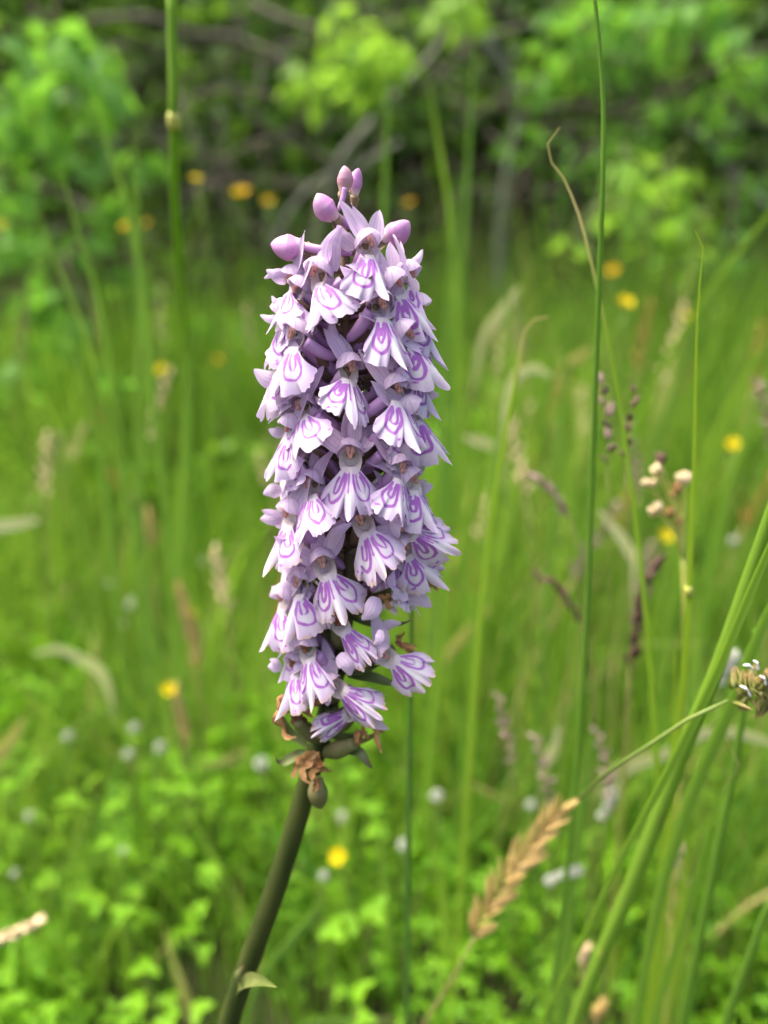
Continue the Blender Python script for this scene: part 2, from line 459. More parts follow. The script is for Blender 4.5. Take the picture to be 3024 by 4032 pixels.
# ------------------------------------------------------------------ meadow grass: a mass of blades
def grass_field(name, N, ylo, yhi, hfun, wlo, whi, tint, label, xpad=0.25, avoid=None, seed=1, lean=(0.1, 0.6)):
    g = np.random.default_rng(seed)
    K = 7
    y = np.sqrt(g.uniform(ylo**2, yhi**2, N))
    x = g.uniform(-1, 1, N) * (0.50 * y + xpad)
    keep = np.ones(N, bool)
    if avoid is not None:
        keep = ~avoid(x, y, g)
    cl = np.array([mnoise.noise(Vector((a * 7.0, b * 7.0, 4.0))) + 0.6 * mnoise.noise(Vector((a * 19.0, b * 19.0, 8.0))) for a, b in zip(x, y)])
    keep &= g.random(N) < np.clip(0.55 + 1.3 * cl, 0.05, 1.0)
    x, y, cl = x[keep], y[keep], cl[keep]; N = len(x)
    h = hfun(x, y, g) * np.clip(1.0 + 0.55 * cl, 0.6, 1.4)
    az = g.uniform(0, 2*np.pi, N)
    ln = g.uniform(lean[0], lean[1], N) * (g.random(N) ** 0.6)
    droop = g.uniform(0.0, 0.35, N) * ln * 1.6
    w = g.uniform(wlo, whi, N) * np.clip(0.7 + 0.5 * y, 0.8, 1.5)
    t = np.linspace(0, 1, K)
    z0 = np.array([ground_z(a, b) for a, b in zip(x, y)]) - 0.004
    dx, dy = np.cos(az), np.sin(az)
    P = np.zeros((N, K, 3))
    bend = (t[None, :] ** 2.0) * (ln * h)[:, None]
    wob = 0.02 * h[:, None] * np.sin(t[None, :] * g.uniform(2, 7, N)[:, None] + g.uniform(0, 6, N)[:, None])
    P[:, :, 0] = x[:, None] + dx[:, None] * bend - dy[:, None] * wob
    P[:, :, 1] = y[:, None] + dy[:, None] * bend + dx[:, None] * wob
    P[:, :, 2] = z0[:, None] + h[:, None] * (t[None, :] - droop[:, None] * t[None, :] ** 3)
    fa = g.uniform(0, 2*np.pi, N)
    sx, sy = np.cos(fa), np.sin(fa)
    wt = (1 - t ** 2.2) * (0.55 + 0.45 * np.sin(np.pi * np.minimum(t * 1.3 + 0.15, 1)))
    wid = w[:, None] * wt[None, :] * 0.5 + 0.00008
    S = np.stack([sx, sy, np.zeros(N)], 1)
    A = P - S[:, None, :] * wid[:, :, None]; B = P + S[:, None, :] * wid[:, :, None]
    V = np.stack([A, B], 2).reshape(-1, 3)
    base = (np.arange(N) * K * 2)[:, None, None]
    k = np.arange(K - 1)[None, :, None] * 2
    quad = np.array([0, 1, 3, 2])[None, None, :]
    F = (base + k + quad).reshape(-1, 4)
    tq = tint(x, y, g, N); tq = np.where(tq < 0.85, np.clip(tq + 0.6 * cl - 0.22 * np.clip((y - .75) / .5, 0, 1), 0, .84), tq)  # blades darken with distance: hedge shade on the back meadow put into the tint
    tv = np.repeat(np.clip(tq, 0, 1), K * 2)
    al = np.tile(np.repeat(t, 2), N)
    o = link(name, make_mesh(name, V, F, MAT['grass'], {'tint': tv, 'along': al}))
    props(o, label, 'grass', kind='stuff')
    return o

def h_main(x, y, g):
    base = 0.10 + 0.13 * np.clip((y - 0.40) / 0.6, 0, 1)
    right = np.clip(x / np.maximum(y, 0.2) * 2.0 + 0.2, 0, 1)
    return (base + 0.06 * right) * g.uniform(0.55, 1.35, len(x))
def tint_main(x, y, g, N):
    t = np.clip(g.normal(0.33, 0.29, N), 0.0, 0.82)
    straw = g.random(N) < (0.035 + 0.05 * (x > 0))
    t[straw] = g.uniform(0.88, 1.0, straw.sum())
    return t
def avoid_near(x, y, g):
    return (y < 0.30) & (np.abs(x) < 0.02)
grass_field('meadow_grass', 34000, 0.27, 1.62, h_main, 0.0026, 0.0072, tint_main,
            'blurred mass of green meadow grass filling the ground behind the orchid', avoid=avoid_near, seed=3, lean=(0.1, 0.95))
def h_fine(x, y, g):
    return (0.15 + 0.14 * np.clip((y - 0.4) / 0.6, 0, 1)) * g.uniform(0.6, 1.4, len(x))
def tint_fine(x, y, g, N):
    t = np.clip(g.normal(0.5, 0.2, N), 0.02, 0.84)
    straw = g.random(N) < 0.07
    t[straw] = g.uniform(0.86, 1.0, straw.sum())
    return t
grass_field('fine_grass', 7000, 0.42, 1.6, h_fine, 0.0008, 0.0017, tint_fine,
            'thin wispy grass stalks and straw mixed through the green meadow', seed=5, lean=(0.05, 0.45))

grass_field('straw_litter', 900, 0.3, 1.3, lambda x, y, g: g.uniform(0.06, 0.24, len(x)), 0.0014, 0.0042, lambda x, y, g, N: g.uniform(.87, 1.0, N),
            'scattered pale dry straw leaning through the green meadow', seed=29, lean=(.3, 1.4))
def h_broad(x, y, g):
    return g.uniform(0.16, 0.34, len(x)) * (1 + .35 * (y > 1.05))
grass_field('broad_grass', 2200, 0.5, 1.6, h_broad, 0.007, 0.013, tint_main,
            'broad soft green grass leaves standing through the back of the meadow', seed=13, lean=(.05, .5))
def h_near(x, y, g):
    return g.uniform(0.10, 0.27, len(x))
def tint_near(x, y, g, N):
    t = np.clip(g.normal(0.58, 0.25, N), 0.0, 0.84)
    st = g.random(N) < 0.12
    t[st] = g.uniform(.86, 1, st.sum())
    return t
grass_field('near_grass', 2800, 0.25, 0.7, h_near, 0.0030, 0.0062, tint_near,
            'thick bright grass standing on the right side of the meadow under the tall stems', seed=9, lean=(.05, .5),
            avoid=lambda x, y, g: x < 0.05 + 0.05 * g.random(len(x)))

grass_field('thin_near_grass', 4200, 0.28, 0.85, lambda x, y, g: g.uniform(0.07, 0.20, len(x)), 0.0014, 0.0034, tint_near,
            'thin grass strands growing up through the clover round the orchid', seed=19, lean=(.1, .9),
            avoid=lambda x, y, g: (np.abs(x) < .012) & (y < .34))

grass_field('fine_strands', 420, 0.24, 0.5, lambda x, y, g: g.uniform(0.17, 0.32, len(x)), 0.0010, 0.0022, tint_near,
            'fine bright grass strands criss-crossing close behind the orchid', seed=41, lean=(.1, .8),
            avoid=lambda x, y, g: ((np.abs(x) < .03) & (y < .4)) | ((x < 0) & (g.random(len(x)) < .6)))

# ------------------------------------------------------------------ low herb cover
def leaflet_grid(L, W, nu=5, nv=6, cup=0.15, arch=0.2, pw=1.0, notch=0.0):
    V, al, cr = [], [], []
    for j in range(nv):
        v = j / (nv - 1)
        w = W * (math.sin(math.pi * min(v ** pw * 0.97 + 0.015, 1.0)) ** 0.75)
        for i in range(nu):
            u = -1 + 2 * i / (nu - 1)
            V.append((u * w * 0.5, L * (v - notch * (1 - abs(u)) * (v > 0.9)), cup * W * (abs(u) ** 1.5) * (w / W) - arch * L * v * v))
            al.append(v); cr.append(u)
    F = [[j*nu + i, j*nu + i + 1, (j+1)*nu + i + 1, (j+1)*nu + i] for j in range(nv-1) for i in range(nu-1)]
    return np.array(V), np.array(F), np.array(al), np.array(cr)

def herb_cover(name, label, N, y0, y1, seed, gap):
    g = np.random.default_rng(seed)
    LV, LF, LA, LC = leaflet_grid(1.0, 0.78, 3, 4, 0.22, 0.15, 0.75)
    LN = leaflet_grid(1.5, 0.42, 3, 4, 0.22, 0.25, 0.8)[0]
    Vs, Fs, Ts, As, Cs = [], [], [], [], []
    n0 = 0
    y = np.sqrt(g.uniform(y0**2, y1**2, N)); x = g.uniform(-1, 1, N) * (0.5 * y + 0.15)
    for k in range(N):
        xx, yy = x[k], y[k]
        rel = xx / max(yy, 0.2)
        if yy < .9 and rel > -0.05 and g.random() < 0.45: continue
        if yy > .9 and g.random() < 0.5: continue
        clump = mnoise.noise(Vector((xx * 8, yy * 8, 2.0)))
        if clump < gap + 0.25 * (g.random() - .5): continue
        z = ground_z(xx, yy) + (0.015 + (0.085 if yy < .8 else .13) * g.random() ** 1.2) * (0.8 + 0.7 * clump) * (1 + 0.9 * min(max((yy - .6) / .6, 0), 1))
        far_ = 1 + 0.9 * min(max((yy - .6) / .6, 0), 1)
        s = g.uniform(0.0032, 0.0075) * far_; LL = LN if g.random() < 0.5 + .5 * mnoise.noise(Vector((xx * 11, yy * 11, 30.0))) else LV
        tilt = g.normal(0, 0.75); tdir = g.uniform(0, 2*math.pi); az = g.uniform(0, 2*math.pi)
        q = Quaternion((math.cos(tdir), math.sin(tdir), 0), tilt) @ Quaternion((0, 0, 1), az)
        M = np.array(q.to_matrix())
        tt = min(max(g.normal(0.40 + 0.95 * clump, 0.28), 0), 1)
        nl = 3 if LL is LV else int(g.integers(2, 7))
        s *= 1 + 0.8 * mnoise.noise(Vector((xx * 5, yy * 5, 12.0)))
        for j in range(nl):
            a = j * 2 * math.pi / nl + g.normal(0, 0.25)
            c_, s_ = math.cos(a), math.sin(a)
            Rz = np.array([[c_, -s_, 0], [s_, c_, 0], [0, 0, 1]])
            P = (LL * s) @ (M @ Rz).T + np.array([xx, yy, z])
            Vs.append(P); Fs.append(LF + n0); n0 += len(P)
            Ts.append(np.full(len(P), tt)); As.append(LA); Cs.append(LC)
    o = link(name, make_mesh(name, np.concatenate(Vs), np.concatenate(Fs), MAT['herb_leaf'],
             {'tint': np.concatenate(Ts), 'along': np.concatenate(As), 'cross': np.concatenate(Cs)}))
    props(o, label, 'ground cover', kind='stuff')
herb_cover('herb_cover', 'bright green low clover and herb leaves covering the meadow floor', 44000, .24, 1.6, 21, -.10)
herb_cover('near_herb_cover', 'dense small green leaves carpeting the ground round the foot of the orchid', 9000, .20, .62, 22, -.22)

# ------------------------------------------------------------------ hedge behind the meadow
LEAFS = {}
def leaf_mesh(kind):
    if kind not in LEAFS:
        V, F, A, C = leaflet_grid(1.0, {'shrub_leaf': 0.62, 'bright_leaf': 0.58, 'hedge_leaf': 0.6}[kind], 5, 7, 0.2, 0.22, 0.8)
        LEAFS[kind] = make_mesh('leaf', V, F, MAT[kind], {'tint': np.full(len(V), 0.4), 'along': A, 'cross': C})
    return LEAFS[kind]

def add_leaf(parent, pos, size, kind, g, base, down=0.3):
    o = link('leaf', leaf_mesh(kind), parent)
    az = g.uniform(0, 2*math.pi); tilt = g.gauss(-0.35 - down, 0.5); roll = g.gauss(0, 0.5)
    q = Quaternion((0, 0, 1), az) @ Quaternion((1, 0, 0), tilt) @ Quaternion((0, 1, 0), roll)
    o.matrix_basis = Matrix.Translation(Vector(pos) - base) @ q.to_matrix().to_4x4() @ Matrix.Scale(size, 4)
    return o

def branch(parent, pts, r0, r1, mat, base, seg=7, n=26, wob=0.012, seed=0):
    P = catmull(pts, n)
    for i in range(n):
        v = mnoise.noise_vector(Vector(P[i]) * 5.0 + Vector((seed, 0, 0)))
        P[i] += np.array(v) * wob
    V, F, A = tube(P, np.linspace(r0, r1, n) * (.62 if r0 > .0065 else .85), seg)
    o = link('branch', make_mesh('branch', V - np.array(base), F, MAT[mat], {'along': A}), parent)
    return P

def shrub(name, label, base, branches, sprays, mat, kind, seed, group=None):
    """branches: pixel polylines with a distance each; sprays: (px, py, Y, spread px x, y, count, size)"""
    g = random.Random(seed)
    base = Vector(base)
    t = empty(name, base)
    props(t, label, 'shrub', group)
    paths = []
    n_leaf, rest = 0, []
    for k, (pix, r0, r1, m) in enumerate(branches):
        pts = [at(*p) for p in pix]
        paths.append(branch(t, pts, r0, r1, m or mat, base, seed=seed + k))
    for (px, py, Y, sx, sy, cnt, size) in sprays:
        # twigs of the spray start from the nearest branch point
        c = at(px, py, Y)
        near = min((np.linalg.norm(p - np.array(c)), tuple(p)) for P in paths for p in P)[1]
        for j in range(max(2, cnt // 12)):
            e = at(px + g.gauss(0, sx * 0.6), py + g.gauss(0, sy * 0.6), Y + g.uniform(-0.08, 0.08))
            mid = (Vector(near) + e) * 0.5 + Vector((g.gauss(0, .02), g.gauss(0, .02), 0.03))
            branch(t, [near, mid, e], 0.0026, 0.0008, mat, base, 5, 12, 0.006, seed + j)
        for j in range(cnt):
            n_leaf += 1
            while True:
                u, v = g.gauss(0, 0.55), g.gauss(0, 0.55)
                if u*u + v*v < 1.3: break
            p = at(px + u * sx, py + v * sy, Y + g.gauss(0, 0.06))
            lf = add_leaf(t, p, size * g.uniform(0.7, 1.25), kind, g, base)
            if n_leaf > 290:
                rest.append(np.array(lf.matrix_basis)); bpy.data.objects.remove(lf)
    if rest:
        LV, LF, LA, LC = leaflet_grid(1.0, 0.6, 5, 7, 0.2, 0.22, 0.8)
        mb = MB()
        for m in rest:
            mb.add(LV @ m[:3, :3].T + m[:3, 3], LF, along=LA, cross=LC, tint=.4)
        props(link('foliage', mb.mesh('foliage', MAT[kind]), t), kind='stuff')
    return t

gz = ground_z
shrub('leafy_shrub', 'bright leafy shrub with small round leaves overhanging the grass beside the pale jointed grass stem',
      (-0.62, 1.15, gz(-0.62, 1.15)),
      [([(60, 1700, 1.15), (90, 1200, 1.12), (60, 700, 1.10), (160, 300, 1.05), (250, -100, 1.0)], 0.010, 0.004, None),
       ([(80, 1000, 1.12), (260, 650, 1.05), (420, 380, 1.0), (520, 300, 0.98)], 0.006, 0.002, None),
       ([(60, 700, 1.1), (-60, 350, 1.05), (20, 60, 1.0)], 0.006, 0.002, None),
       ([(90, 1200, 1.12), (240, 1050, 1.08), (400, 900, 1.02)], 0.005, 0.002, None)],
      [(230, 190, 1.00, 210, 150, 44, 0.036), (110, 420, 1.02, 190, 150, 44, 0.036), (400, 330, 0.98, 120, 100, 26, 0.038),
       (230, 560, 1.04, 220, 110, 34, 0.034), (60, 760, 1.08, 140, 120, 26, 0.034), (420, 820, 1.08, 110, 80, 22, 0.032),
       (160, 1180, 1.0, 120, 110, 22, 0.034), (560, 640, 1.12, 90, 70, 12, 0.032), (330, 980, 1.1, 160, 80, 18, 0.03), (90, 960, 1.05, 150, 110, 26, .032), (250, 1290, 1.0, 160, 90, 24, .030), (500, 1120, 1.1, 130, 90, 20, .03), (430, 1500, .95, 130, 80, 16, .028), (60, 1480, .95, 120, 90, 16, .03), (900, 1280, 1.2, 160, 60, 18, .028)],
      'bark_dark', 'shrub_leaf', 31)

shrub('branching_bush', 'bare grey branched bush with one bright green leafy spray hanging above the orchid tip',
      (0.05, 1.62, gz(0.05, 1.62)),
      [([(1180, 1500, 1.62), (1260, 900, 1.55), (1330, 650, 1.48), (1480, 480, 1.42), (1620, 330, 1.38), (1740, 180, 1.34), (1800, -60, 1.3)], 0.020, 0.010, 'lichen_bark'),
       ([(1330, 650, 1.48), (1150, 560, 1.45), (1000, 480, 1.42), (920, 300, 1.40), (960, 120, 1.36), (900, -80, 1.35)], 0.010, 0.006, None),
       ([(350, 80, 1.45), (600, 70, 1.45), (760, 140, 1.45), (920, 150, 1.44), (1120, 230, 1.42), (1300, 420, 1.42)], 0.010, 0.006, None),
       ([(980, 0, 1.5), (1150, 80, 1.46), (1320, 110, 1.42), (1500, 40, 1.4)], 0.009, 0.005, None),
       ([(1560, 400, 1.4), (1450, 280, 1.34), (1380, 150, 1.28), (1420, -60, 1.25)], 0.006, 0.003, None),
       ([(880, 620, 1.5), (1000, 560, 1.46), (1120, 540, 1.44), (1230, 420, 1.44)], 0.008, 0.004, None),
       ([(620, 700, 1.55), (700, 420, 1.5), (860, 330, 1.48), (1040, 350, 1.45), (1200, 430, 1.44)], 0.007, 0.004, None),
       ([(1080, 1000, 1.55), (1250, 720, 1.5), (1400, 640, 1.46), (1560, 560, 1.44)], 0.009, 0.005, 'lichen_bark'),
       ([(700, 900, 1.6), (800, 760, 1.56), (1000, 700, 1.54), (1260, 730, 1.52)], 0.007, 0.004, None)],
      [(1380, 190, 1.26, 160, 80, 34, 0.040), (1250, 310, 1.28, 130, 60, 22, 0.036), (1440, 330, 1.27, 140, 70, 26, 0.038),
       (1560, 220, 1.26, 90, 70, 18, 0.040), (1360, 80, 1.30, 90, 60, 14, 0.034), (1800, 20, 1.30, 120, 60, 20, 0.040)],
      'bark', 'bright_leaf', 47)

shrub('arching_bush', 'dense leafy bush with pale arching branches behind the tallest grass stem',
      (0.62, 1.60, gz(0.62, 1.6)),
      [([(2000, 1500, 1.6), (1960, 1000, 1.55), (1990, 650, 1.5), (2040, 430, 1.46), (1960, 240, 1.42), (1860, 60, 1.4), (1840, -60, 1.4)], 0.018, 0.010, 'lichen_bark'),
       ([(2060, 450, 1.46), (2250, 420, 1.45), (2450, 440, 1.44), (2640, 380, 1.44), (2800, 290, 1.42), (3050, 180, 1.4)], 0.009, 0.005, None),
       ([(2300, 260, 1.42), (2500, 240, 1.4), (2680, 190, 1.4), (2820, 200, 1.4), (3000, 260, 1.4)], 0.010, 0.006, None),
       ([(1980, 900, 1.55), (2080, 660, 1.52), (2160, 500, 1.5), (2200, 300, 1.46), (2300, 100, 1.42), (2320, -50, 1.4)], 0.010, 0.005, None),
       ([(2200, 1000, 1.55), (2230, 720, 1.52), (2350, 560, 1.48), (2500, 480, 1.45)], 0.009, 0.004, None),
       ([(3100, 900, 1.5), (2900, 680, 1.46), (2780, 560, 1.42), (2700, 500, 1.4)], 0.010, 0.006, 'lichen_bark'),
       ([(1700, 900, 1.6), (1820, 780, 1.56), (2000, 760, 1.54), (2180, 820, 1.52)], 0.007, 0.004, None)],
      [(2500, 70, 1.34, 240, 110, 54, 0.034), (2720, 60, 1.36, 200, 120, 46, 0.032), (2240, 120, 1.40, 150, 130, 30, 0.030),
       (2160, 330, 1.42, 120, 110, 24, 0.030), (2420, 230, 1.38, 140, 80, 24, 0.03), (2930, 300, 1.4, 140, 150, 34, 0.03), (2860, 520, 1.42, 160, 90, 22, 0.028),
       (2640, 420, 1.42, 160, 70, 20, 0.028), (2950, 760, 1.4, 120, 110, 20, 0.028), (2300, 640, 1.45, 150, 120, 22, .028), (2080, 560, 1.45, 130, 110, 18, .028), (2880, 1000, 1.35, 160, 110, 22, .03), (2480, 560, 1.42, 160, 80, 18, .028)],
      'bark', 'shrub_leaf', 53)

shrub('yellow_green_sapling', 'pale yellow-green leafy sprig standing low in front of the arching bush',
      (0.50, 1.12, gz(0.50, 1.12)),
      [([(2760, 1700, 1.12), (2700, 1250, 1.1), (2620, 950, 1.06), (2520, 720, 1.04), (2470, 640, 1.03)], 0.006, 0.002, None),
       ([(2620, 950, 1.06), (2740, 870, 1.05), (2800, 830, 1.05)], 0.003, 0.0015, None),
       ([(2560, 800, 1.05), (2660, 680, 1.04), (2680, 620, 1.04)], 0.003, 0.0015, None)],
      [(2520, 700, 1.02, 120, 90, 26, 0.030), (2650, 700, 1.03, 80, 70, 14, 0.028), (2450, 840, 1.04, 90, 70, 18, 0.030),
       (2660, 880, 1.03, 130, 90, 26, 0.030), (2640, 1010, 1.05, 110, 90, 22, 0.028), (2260, 960, 1.1, 60, 40, 6, 0.024)],
      'stalk', 'bright_leaf', 61)

def hedge_mass():
    g = np.random.default_rng(77)
    LV, LF, LA, LC = leaflet_grid(1.0, 0.6, 3, 4, 0.2, 0.2, 0.8)
    Vs, Fs, Ts, As, Cs = [], [], [], [], []
    n0 = 0
    for k in range(40000):
        x = g.uniform(-2.3, 2.3); y = g.uniform(1.58, 3.4); z0 = gz(x, y); z = z0 + 0.02 + 1.1 * g.random() ** 1.5
        d = mnoise.noise(Vector((x * 2.2, y * 2.2, z * 2.2 + 9)))
        lo = 0.62 + 0.25 * mnoise.noise(Vector((x * 1.7, 3.0, 1.0)))
        if z < lo and g.random() < 0.55: continue     # hollow below the canopy
        if d < -0.30 and z < 1.2: continue
        s = g.uniform(0.03, 0.055) * (1 + 0.5 * (y > 2.2))
        q = Quaternion((0, 0, 1), g.uniform(0, 6.28)) @ Quaternion((1, 0, 0), g.normal(-0.5, 0.6)) @ Quaternion((0, 1, 0), g.normal(0, 0.6))
        P = (LV * s) @ np.array(q.to_matrix()).T + np.array([x, y, z])
        Vs.append(P); Fs.append(LF + n0); n0 += len(P)
        Ts.append(np.full(len(P), min(max(g.normal(0.4, 0.3), 0), 1))); As.append(LA); Cs.append(LC)
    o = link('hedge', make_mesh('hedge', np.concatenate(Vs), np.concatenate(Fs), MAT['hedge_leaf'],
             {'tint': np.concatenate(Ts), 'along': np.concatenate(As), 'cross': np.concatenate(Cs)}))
    tw = MB()
    h = random.Random(6)
    for k in range(560):
        x = h.uniform(-1.5, 1.5); y = h.uniform(1.42, 2.0); z = h.uniform(.12, 1.1)
        d = Vector((h.gauss(0, 1), h.gauss(0, .5), h.gauss(0.1, .7))).normalized() * h.uniform(.12, .38)
        p = Vector((x, y, z)); m_ = p + d * .5 + Vector((h.gauss(0, .05), h.gauss(0, .05), h.gauss(0, .05)))
        v, f, a = tube(catmull([tuple(p), tuple(m_), tuple(p + d)], 8), np.linspace(h.uniform(.0015, .0045), .0008, 8), 5)
        tw.add(v, f, along=a)
    to = link('hedge_twigs', tw.mesh('hedge_twigs', MAT['bark']))
    props(to, 'tangle of thin grey brown twigs inside the shaded hedge', 'twigs', kind='stuff')
    props(o, 'dark mass of hedge foliage closing the back of the meadow', 'hedge', kind='stuff')
hedge_mass()

# ------------------------------------------------------------------ the orchid
AX = [(1376, 745), (1373, 800), (1360, 1000), (1360, 1200), (1366, 1500), (1376, 1900), (1384, 2150), (1370, 2350), (1332, 2600),
      (1278, 2850), (1235, 3000), (1148, 3300), (1048, 3600), (958, 3850), (900, 4032)]
def axY(py):
    return 0.155 - 0.017 * min(max((py - 760) / 2240.0, -0.1), 1.0) - 0.006 * max((py - 3000) / 1000.0, 0)
AXP = [at(px, py, axY(py)) for px, py in AX]
_last, _prev = AXP[-1], AXP[-3]
_dir = (_last - _prev).normalized()
BASE = _last + _dir * (_last.z / -_dir.z)
BASE.z = 0.0
AXIS = catmull([tuple(p) for p in AXP] + [tuple((_last + BASE) * 0.5 + Vector((0.006, 0, 0))), tuple(BASE)], 120)
def axis_px(py):
    for (x0, y0), (x1, y1) in zip(AX[:-1], AX[1:]):
        if y0 <= py <= y1:
            return x0 + (x1 - x0) * (py - y0) / (y1 - y0)
    return AX[0][0] if py < AX[0][1] else AX[-1][0]
def axis_at(py):
    return at(axis_px(py), py, axY(py))

orchid = empty('spotted_orchid', BASE)
props(orchid, 'tall pale lilac spotted orchid spike with purple looped lips on a thick green stem', 'orchid')
LB = np.array(BASE)

def sub(name, me, parent, M=None):
    o = link(name, me, parent)
    if M is not None:
        o.matrix_basis = M
    return o

# stem
na = len(AXIS)
py_of = np.linspace(0, 1, na)
ds = np.concatenate([[0], np.cumsum(np.linalg.norm(np.diff(AXIS, axis=0), axis=1))])
rad = np.interp(ds, [0, 0.004, 0.03, 0.07, 0.11, 0.15, 0.20, ds[-1]], [0.0006, 0.0008, 0.0011, 0.0016, 0.0021, 0.0024, 0.0026, 0.0036])
V, F, A = tube(AXIS, rad, 14)
ang = np.tile(np.arange(14), na)
V2 = V + (V - np.repeat(AXIS, 14, axis=0)) * (0.05 * np.cos(ang * np.pi))[:, None]
sub('stem', make_mesh('stem', V2 - LB, F, MAT['orchid_stem'], {'along': 1 - A * ds[-1] / 0.24}), orchid)

def petal_grid(L, W, bend, cup, g, wilt=0.0, nu=9, nv=14, point=0.75, twist=0.0, mat='petal', wave=0.06):
    """along +Y from the origin, face +Z, in millimetres"""
    V, al, cr = [], [], []
    ph = g.uniform(0, 6.28)
    y = z = 0.0; a = 0.0
    for j in range(nv):
        v = j / (nv - 1)
        w = W * (max(math.sin(math.pi * (0.06 + 0.94 * v ** point)), 0.0) ** 0.8 if v < 1 else 0.0)
        w = max(w, 0.06 * W * (1 - v) + 0.02)
        tw = twist * v
        for i in range(nu):
            u = -1 + 2 * i / (nu - 1)
            x_ = u * w * 0.5; h = cup * W * (u * u) * (w / W) + wave * W * math.sin(6 * v + ph + 2.0 * u) * abs(u)
            xx = x_ * math.cos(tw) - h * math.sin(tw); hh = x_ * math.sin(tw) + h * math.cos(tw)
            V.append((xx, y - hh * math.sin(a), z + hh * math.cos(a)))
            al.append(v); cr.append(u)
        y += L / (nv - 1) * math.cos(a); z += L / (nv - 1) * math.sin(a)
        a += bend / (nv - 1)
    F = [[j*nu + i, j*nu + i + 1, (j+1)*nu + i + 1, (j+1)*nu + i] for j in range(nv-1) for i in range(nu-1)]
    V = np.array(V) * 0.001
    return make_mesh('petal', V, F, MAT[mat], {'along': al, 'cross': cr, 'wilt': np.full(len(V), wilt)})

def seg_dist(P, poly):
    best = np.full(len(P), 1e9)
    for a, b in zip(poly[:-1], poly[1:]):
        a = np.array(a); b = np.array(b); d = b - a
        t = np.clip(((P - a) @ d) / (d @ d + 1e-12), 0, 1)
        best = np.minimum(best, np.linalg.norm(P - (a + t[:, None] * d), axis=1))
    return best

